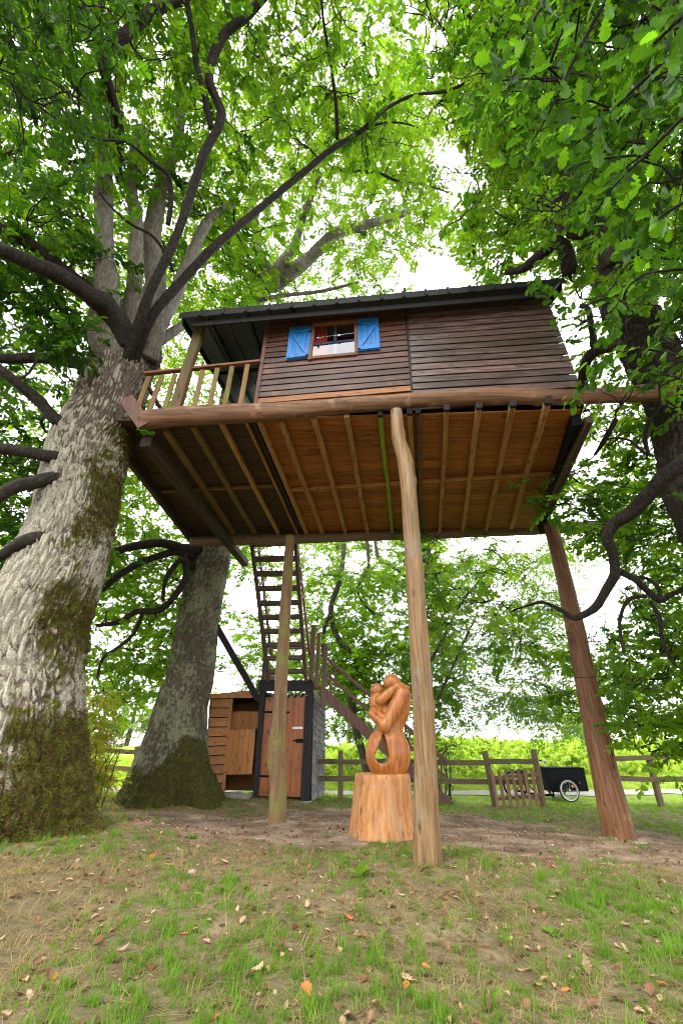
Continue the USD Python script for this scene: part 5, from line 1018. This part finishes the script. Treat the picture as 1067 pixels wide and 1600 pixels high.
tr(OAK3, [(962, 655, 8.6, 0.035), (945, 690, 8.8, 0.035), (930, 710, 9, 0.021)], "bark_limb", nseg=8)
OAK3.fill((740, 1180, -120, 330), (8.5, 13.5), 84, .95, 15, scale=.92)
OAK3.fill((640, 860, -100, 260), (11, 15), 36, 1.0, 15)
OAK3.fill((700, 900, 250, 440), (10, 14), 34, .9, 16)
OAK3.fill((840, 1180, 300, 640), (7.6, 11.5), 54, .75, 12, scale=.9)
OAK3.fill((890, 1180, 620, 830), (8.5, 12), 34, .8, 13)
OAK3.fill((930, 1200, 830, 1200), (9.2, 13.0), 90, .85, 18, scale=.85)
OAK3.fill((850, 1020, 640, 860), (9.5, 14), 36, .7, 14, scale=.9)
OAK3.fill((640, 930, 840, 1000), (9.8, 12.5), 28, .7, 12)
OAK3.fill((800, 920, 990, 1130), (10, 12.5), 12, .6, 11)
OAK3.fill((850, 1180, -140, 330), (5.0, 7.5), 26, .55, 10, scale=.85)
OAK3.fill((960, 1180, 380, 600), (5.0, 6.2), 8, .45, 8)
# big leaves on twigs that hang close to the camera, each leaf a piece of its own
near_twigs = [[(960, -20, 4.0), (905, 75, 3.9), (870, 150, 3.8), (835, 215, 3.8), (800, 245, 3.9)], [(1090, 40, 3.4), (1000, 130, 3.3), (940, 190, 3.3), (890, 230, 3.4)], [(1100, 150, 3.6), (1020, 230, 3.5), (960, 290, 3.6), (930, 330, 3.7)], [(1100, 300, 3.9), (1030, 340, 3.8), (970, 400, 3.9)],
              [(1090, 420, 4.4), (1000, 430, 4.2), (950, 500, 4.3)], [(1080, 560, 4.6), (1000, 545, 4.5), (940, 560, 4.5), (915, 590, 4.5)], [(950, 560, 5.0), (915, 600, 4.9), (890, 628, 4.9)], [(860, -20, 4.2), (815, 60, 4.1), (770, 110, 4.2)], [(1100, -10, 3.2), (1030, 60, 3.1), (985, 90, 3.2)]]
nl = 0
for tw in near_twigs:
    c = spline([at_r(*p) for p in tw], 16); OAK3.small.append(tube(c, np.linspace(.012, .003, 16), 6, .05, .05))
    for k in range(1, 16):
        for s in (-1, 1):
            t = unit(c[min(k + 1, 15)] - c[k - 1]); sd = unit(np.cross(t, (0, 0, 1))) * s
            d = unit(t * R.uniform(.3, 1) + sd * R.uniform(.4, 1) + [0, 0, R.uniform(-.5, .1)]); v, f = leaf_mesh(OAK, R.uniform(.07, .125), R.uniform(.8, 1.15), R.uniform(-.1, .5), R.uniform(-.1, .75), .02)
            p = c[k] + rng.normal(0, .04, 3)
            obj("leaf", (rot_to(v, d, (R.gauss(0, .3), R.gauss(0, .3), 1), R.gauss(0, .5)) + p, f), R.choice(["leaf_oak", "leaf_dark", "leaf_dark"]), OAK3.path); nl += 1
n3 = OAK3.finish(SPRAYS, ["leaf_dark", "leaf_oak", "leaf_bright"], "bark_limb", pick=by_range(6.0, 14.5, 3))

# ------------------------------------------------------------------ younger trees behind, a shrub or two, far trees
TA = Tree("young_tree", "slender young tree behind the stairs with a wavy dark stem", at_y(578, 1240, 17.5))
tr(TA, [(590, 1262, 18.0, .13), (575, 1190, 17.9, .12), (545, 1080, 17.9, .11), (560, 1030, 18, .10), (532, 1010, 18.1, .095), (516, 955, 18.4, .095), (530, 900, 18.8, .095), (536, 845, 19.3, .09), (528, 780, 20, .08), (520, 700, 21, .07)], "bark_thin", "trunk", 10)
tr(TA, [(516, 960, 18.4, .07), (505, 1010, 18.2, .05), (512, 1040, 18, .03)], "bark_thin", nseg=8)
tr(TA, [(570, 830, 19.4, .07), (575, 880, 18.8, .06), (560, 920, 18.6, .05), (585, 960, 18.5, .04)], "bark_thin", nseg=8)
tr(TA, [(585, 830, 19.4, .06), (590, 870, 18.9, .06), (620, 890, 18.6, .05), (650, 920, 18.6, .04)], "bark_thin", nseg=8)
TA.fill((465, 700, 830, 1100), (17, 25), 200, 1.0, 19, scale=1.15, gap=.4)
TA.fill((490, 700, 1050, 1165), (16.5, 20), 30, .8, 13, scale=1.0)
TA.fill((560, 760, 150, 480), (20, 26), 18, 1.5, 15, scale=1.1)
TA.finish(SPRAYS, ["leaf_bright", "leaf_oak", "leaf_fine", "leaf_bright"], "bark_thin", gap=.6)
TB = Tree("young_tree", "fine leaved young tree right of the tall front post, sky showing through it", at_y(668, 1240, 15.5))
tr(TB, [(668, 1255, 15.9, .11), (668, 1180, 15.8, .10), (664, 1080, 15.9, .09), (660, 980, 16.2, .08), (668, 880, 16.8, .07), (680, 780, 17.6, .05)], "bark_thin", "trunk", 10)
tr(TB, [(668, 1130, 15.8, .05), (690, 1080, 15.8, .04), (720, 1010, 16, .03), (745, 960, 16.2, .02)], "bark_thin", nseg=7)
tr(TB, [(665, 1050, 15.9, .05), (690, 1000, 15.9, .04), (730, 930, 16.2, .03), (790, 870, 16.6, .02)], "bark_thin", nseg=7)
TB.fill((670, 900, 860, 1150), (15, 21), 165, .9, 21, scale=1.5, gap=.4)
TB.finish(FINE, ["leaf_fine", "leaf_oak", "leaf_fine"], "bark_thin", gap=.55)
SH = Tree("shrub", "green shrub at the foot of the stairs behind the tall front post", at_y(690, 1250, 13.6), "shrub")
for q in range(6): a = at_y(680 + q * 5, 1250, 13.6); SH.limb([a, a + [rng.normal(0, .15), rng.normal(0, .15), .6], a + [rng.normal(0, .35), rng.normal(0, .3), 1.3]], [.02, .015, .006], "bark_thin", "stem", 6)
for q in range(13): SH.blob(at_y(R.uniform(645, 725), R.uniform(1150, 1240), R.uniform(13.3, 14.2)), .38, 12, subs=4, scale=.8)
SH.finish(FINE, ["leaf_oak", "leaf_bright", "leaf_fine"], "bark_thin", gap=0)
SB = Tree("shrub", "yellow green shrub growing against the right flank of the great oak", at_y(150, 1262, 9.5), "shrub")
for q in range(5): a = at_y(138 + q * 5, 1262, 9.4); SB.limb([a, a + [rng.normal(0, .06), rng.normal(0, .06), .5], a + [rng.normal(0, .1), rng.normal(0, .1), 1.0]], [.018, .012, .005], "bark_thin", "stem", 6)
for q in range(34): SB.blob(at_y(R.uniform(128, 156), R.uniform(1070, 1250), R.uniform(9.2, 9.9)), .2, 18, subs=3, scale=.85)
SB.finish(FINE, ["leaf_yellow", "leaf_bright", "leaf_yellow"], "bark_thin", gap=0)
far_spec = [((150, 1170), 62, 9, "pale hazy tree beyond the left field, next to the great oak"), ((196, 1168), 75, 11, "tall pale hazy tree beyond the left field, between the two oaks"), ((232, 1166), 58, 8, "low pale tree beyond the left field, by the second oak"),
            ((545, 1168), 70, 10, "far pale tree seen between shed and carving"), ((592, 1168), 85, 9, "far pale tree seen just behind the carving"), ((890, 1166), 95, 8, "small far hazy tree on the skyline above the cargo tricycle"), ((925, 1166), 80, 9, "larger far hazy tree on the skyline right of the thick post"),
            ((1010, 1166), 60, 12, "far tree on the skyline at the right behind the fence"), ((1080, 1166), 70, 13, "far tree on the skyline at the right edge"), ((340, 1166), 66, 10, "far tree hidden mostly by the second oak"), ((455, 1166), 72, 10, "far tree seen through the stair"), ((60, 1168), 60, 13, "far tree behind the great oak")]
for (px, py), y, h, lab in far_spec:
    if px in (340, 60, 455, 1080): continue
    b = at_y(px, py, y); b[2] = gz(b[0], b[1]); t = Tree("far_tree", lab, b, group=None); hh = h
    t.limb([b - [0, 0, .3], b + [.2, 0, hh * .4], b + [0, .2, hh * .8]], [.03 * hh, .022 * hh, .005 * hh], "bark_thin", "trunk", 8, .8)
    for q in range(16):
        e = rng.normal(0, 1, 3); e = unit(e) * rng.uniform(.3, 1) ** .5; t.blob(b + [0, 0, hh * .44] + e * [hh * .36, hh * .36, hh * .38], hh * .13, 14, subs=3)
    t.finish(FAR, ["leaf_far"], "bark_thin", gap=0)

# ------------------------------------------------------------------ grass, litter
def scatter(n, x0, x1, y0, y1, dens, seed):
    g = np.random.default_rng(seed); p = g.random((n, 2)) * [x1 - x0, y1 - y0] + [x0, y0]; return p[g.random(n) < dens(p[:, 0], p[:, 1])]
inview = lambda x, y: np.abs(x) < 1.0 + y * .80
dn = lambda x, y: np.clip((grass_amount(x, y) - .48) * 1.4, .012, .50) * inview(x, y)
p = scatter(42000, -7.5, 8, 2.3, 7.2, lambda x, y: dn(x, y) * np.clip(1.3 - .09 * y, .3, 1), 1)
p = np.vstack([p, scatter(26000, -9, 10, 7.2, 13.5, lambda x, y: np.clip((grass_amount(x, y) - .42) * 1.8, .01, 1), 2)])
zz = ground_fast(p[:, 0], p[:, 1]); n = len(p); g = np.random.default_rng(3)
dryn = meshkit.noise(np.c_[p * .9, np.zeros(n)], 44) + .35 * smooth(0.5, -2.5, p[:, 0]) * (1 - smooth(4.5, 6, p[:, 1])); isdry = (dryn + g.normal(0, .26, n)) > .55
G = [tuft(18, .062, .055, k, .003, .8) for k in (1, 2)] + [tuft(12, .12, .045, 3, .0032, .8)] + [tuft(14, .10, .09, 4, .002, 1.5, .42), tuft(7, .17, .07, 5, .0016, 1.2, .55)]
idx = np.where(isdry, 3 + (g.random(n) < .2), np.where(g.random(n) < .2, 2, g.integers(0, 2, n)))
yaw = g.uniform(0, 6.28, n)
instancer("/World/" + numbered("/World", "grass"), [(G[0], "grass_green", False), (G[1], "grass_green", False), (G[2], "grass_green", False), (G[3], "grass_dry", False), (G[4], "grass_dry", False)],
          np.c_[p, zz], quats(yaw, g.normal(0, .1, n), g.normal(0, .1, n)), g.uniform(.5, 1.2, n) * np.where(p[:, 1] > 7.2, .75, 1), idx, "patchy green and straw coloured grass in front of the treehouse", cat="grass")
p = scatter(16000, -26, 36, 12.6, 33, lambda x, y: (np.abs(x) < 3 + y * .95) * ~((y > 14.6 - np.where(x < -3, .04 * (x + 3), 0)) & (y < 16.4 - np.where(x < -3, .04 * (x + 3), 0))) * np.clip(1.6 - y * .035, .3, 1), 5)
zz = ground_fast(p[:, 0], p[:, 1]); n = len(p)
FG = [tuft(34, .16, .22, k, .006, .5) for k in (11, 12, 13)]
instancer("/World/" + numbered("/World", "meadow_grass"), [(m_, "grass_field", False) for m_ in FG], np.c_[p, zz], quats(g.uniform(0, 6.28, n), g.normal(0, .08, n), g.normal(0, .08, n)), g.uniform(.5, 1.1, n) * np.clip(.45 + (p[:, 1] - 13) * .12, .45, 1.7), g.integers(0, 3, n), "bright yellow green meadow grass beyond the fence", cat="grass")
p = scatter(9000, -4, 40, 19.5, 34, lambda x, y: (x < 3 + y * .95) * smooth(-4, 1, x) * smooth(19, 21.5, y) * .85, 6); zz = ground_fast(p[:, 0], p[:, 1]); n = len(p)
instancer("/World/" + numbered("/World", "bank_weeds"), [(m_, "weed_field", False) for m_ in [spray(14, .17, OVAL, 400 + k, L=.3, tilt=.9) for k in range(3)]], np.c_[p, zz + .05 + .09 * g.random(n)], quats(g.uniform(0, 6.28, n), g.normal(-.5, .4, n), g.normal(0, .4, n)), g.uniform(.7, 1.5, n), g.integers(0, 3, n), "lush bright green weeds covering the bank behind the fence", cat="weeds")
def dead_leaf(seed, size):
    global R
    keep, R = R, random.Random(seed); v, f = leaf_mesh(OAK, size, R.uniform(.85, 1.15), R.uniform(-.5, .6), R.uniform(-.6, .5), .02); R = keep
    v[:, 2] -= v[:, 2].min() * 1.0; v[:, 0] -= size / 2
    return v, f
DL = [dead_leaf(k, .075) for k in range(5)]
TWG = tube([(-.07, 0, 0), (-.02, .008, .006), (.03, -.004, .004), (.08, .01, 0)], [.004, .0035, .003, .002], 5, .04)
DM = ["litter_brown", "litter_tan", "litter_brown", "litter_orange", "litter_tan"]
p = scatter(16000, -8, 9, 2.3, 12.5, lambda x, y: inview(x, y) * np.clip(1.0 - .06 * y, .15, 1) * (.35 + .65 * (meshkit.noise(np.c_[x, y, 0 * x] * .9, 71) > -.05)), 8); n = len(p)
instancer("/World/" + numbered("/World", "leaf_litter"), [(DL[k], DM[k], False) for k in range(5)] + [(TWG, "bark_thin", True)], np.c_[p, ground_fast(p[:, 0], p[:, 1]) + .004], quats(g.uniform(0, 6.28, n), g.normal(0, .22, n), g.normal(0, .22, n)), g.uniform(.25, .85, n), g.choice(6, n, p=[.31, .2, .24, .04, .15, .06]), "brown oak leaf litter and broken twigs strewn over soil and grass", cat="leaf litter")
spots = [(545, 1438), (30, 1325), (75, 1322), (480, 1420), (885, 1480), (400, 1520), (480, 1560), (300, 1460), (930, 1580), (840, 1545), (1035, 1545), (640, 1535), (745, 1430), (790, 1455), (600, 1545), (350, 1350), (235, 1345), (520, 1340), (440, 1305), (500, 1330), (690, 1510), (560, 1470), (150, 1480), (190, 1490), (760, 1585), (980, 1450), (1000, 1480), (870, 1400), (610, 1420), (545, 1595), (440, 1490), (380, 1445), (840, 1425), (920, 1525), (1020, 1560), (265, 1355)]
LAND = [((60, 1330), "the foot of the great left oak"), ((545, 1360), "the broad leaved green plant"), ((668, 1350), "the foot of the tall front post"), ((970, 1310), "the foot of the thick right post"), ((20, 1590), "the bottom left corner"),
        ((430, 1600), "the middle of the bottom edge"), ((1050, 1590), "the bottom right corner"), ((1060, 1430), "the right edge below the thick post"), ((862, 1462), "the small leafy weed at lower right"), ((434, 1290), "the foot of the slim mossy post"), ((600, 1320), "the carved stump")]
near_of = [min(range(len(LAND)), key=lambda i: math.hypot(LAND[i][0][0] - x, LAND[i][0][1] - y)) for x, y in spots]
ORD = ["nearest to", "second nearest to", "third nearest to", "fourth nearest to", "fifth nearest to", "sixth nearest to", "seventh nearest to", "eighth nearest to"]
for k, (px, py) in enumerate(spots):
    y = base_y(px, py, 2.2); q = at_y(px, py, y); v, f = dead_leaf(700 + k, R.uniform(.06, .095)); a = R.uniform(0, 6.28); c, sn_ = math.cos(a), math.sin(a); v = v @ np.array([[c, sn_, 0], [-sn_, c, 0], [0, 0, 1]])
    m_ = "litter_orange" if k in (0, 1, 2, 6, 10, 16, 17, 18) else ("litter_tan" if k % 2 else "litter_brown"); L_ = LAND[near_of[k]]
    rank = sum(1 for i, (x2, y2) in enumerate(spots) if near_of[i] == near_of[k] and math.hypot(x2 - L_[0][0], y2 - L_[0][1]) < math.hypot(px - L_[0][0], py - L_[0][1]))
    obj("fallen_leaf", (v + [q[0], q[1], gz(q[0], q[1]) + .012], f), m_, label=f"{ {'litter_orange': 'orange', 'litter_tan': 'pale tan', 'litter_brown': 'brown'}[m_]} curled oak leaf, {ORD[rank]} {L_[1]}", cat="fallen leaf", group="larger fallen oak leaves in the foreground")
for px, py, lab, s in ((562, 1372, "broad leaved green plant in the grass left of the tall front post", .15), (862, 1462, "small leafy weed in the grass at lower right", .07), (300, 1310, "small bright green leafy weed before the second oak", .08)):
    y = base_y(px, py, 2.2); q = at_y(px, py, y); q[2] = gz(q[0], q[1]); PT = thing("leafy_plant", lab, "plant", q)
    for k in range(6 if s > .1 else 9):
        az = k * 2.4 + .3; v, f = leaf_mesh(OVAL, s * R.uniform(.7, 1.2), 1.1, .3, R.uniform(-.1, .6)); e = R.uniform(.3, 1.5) if s > .1 else R.uniform(.1, .9)
        obj("leaf", (rot_to(v, (math.cos(az), math.sin(az), e), (0, 0, 1) if e < 1 else (-math.cos(az), -math.sin(az), .5)) + q, f), "grass_green", PT)
print("sprays", n1, n2, n3, "near leaves", nl)
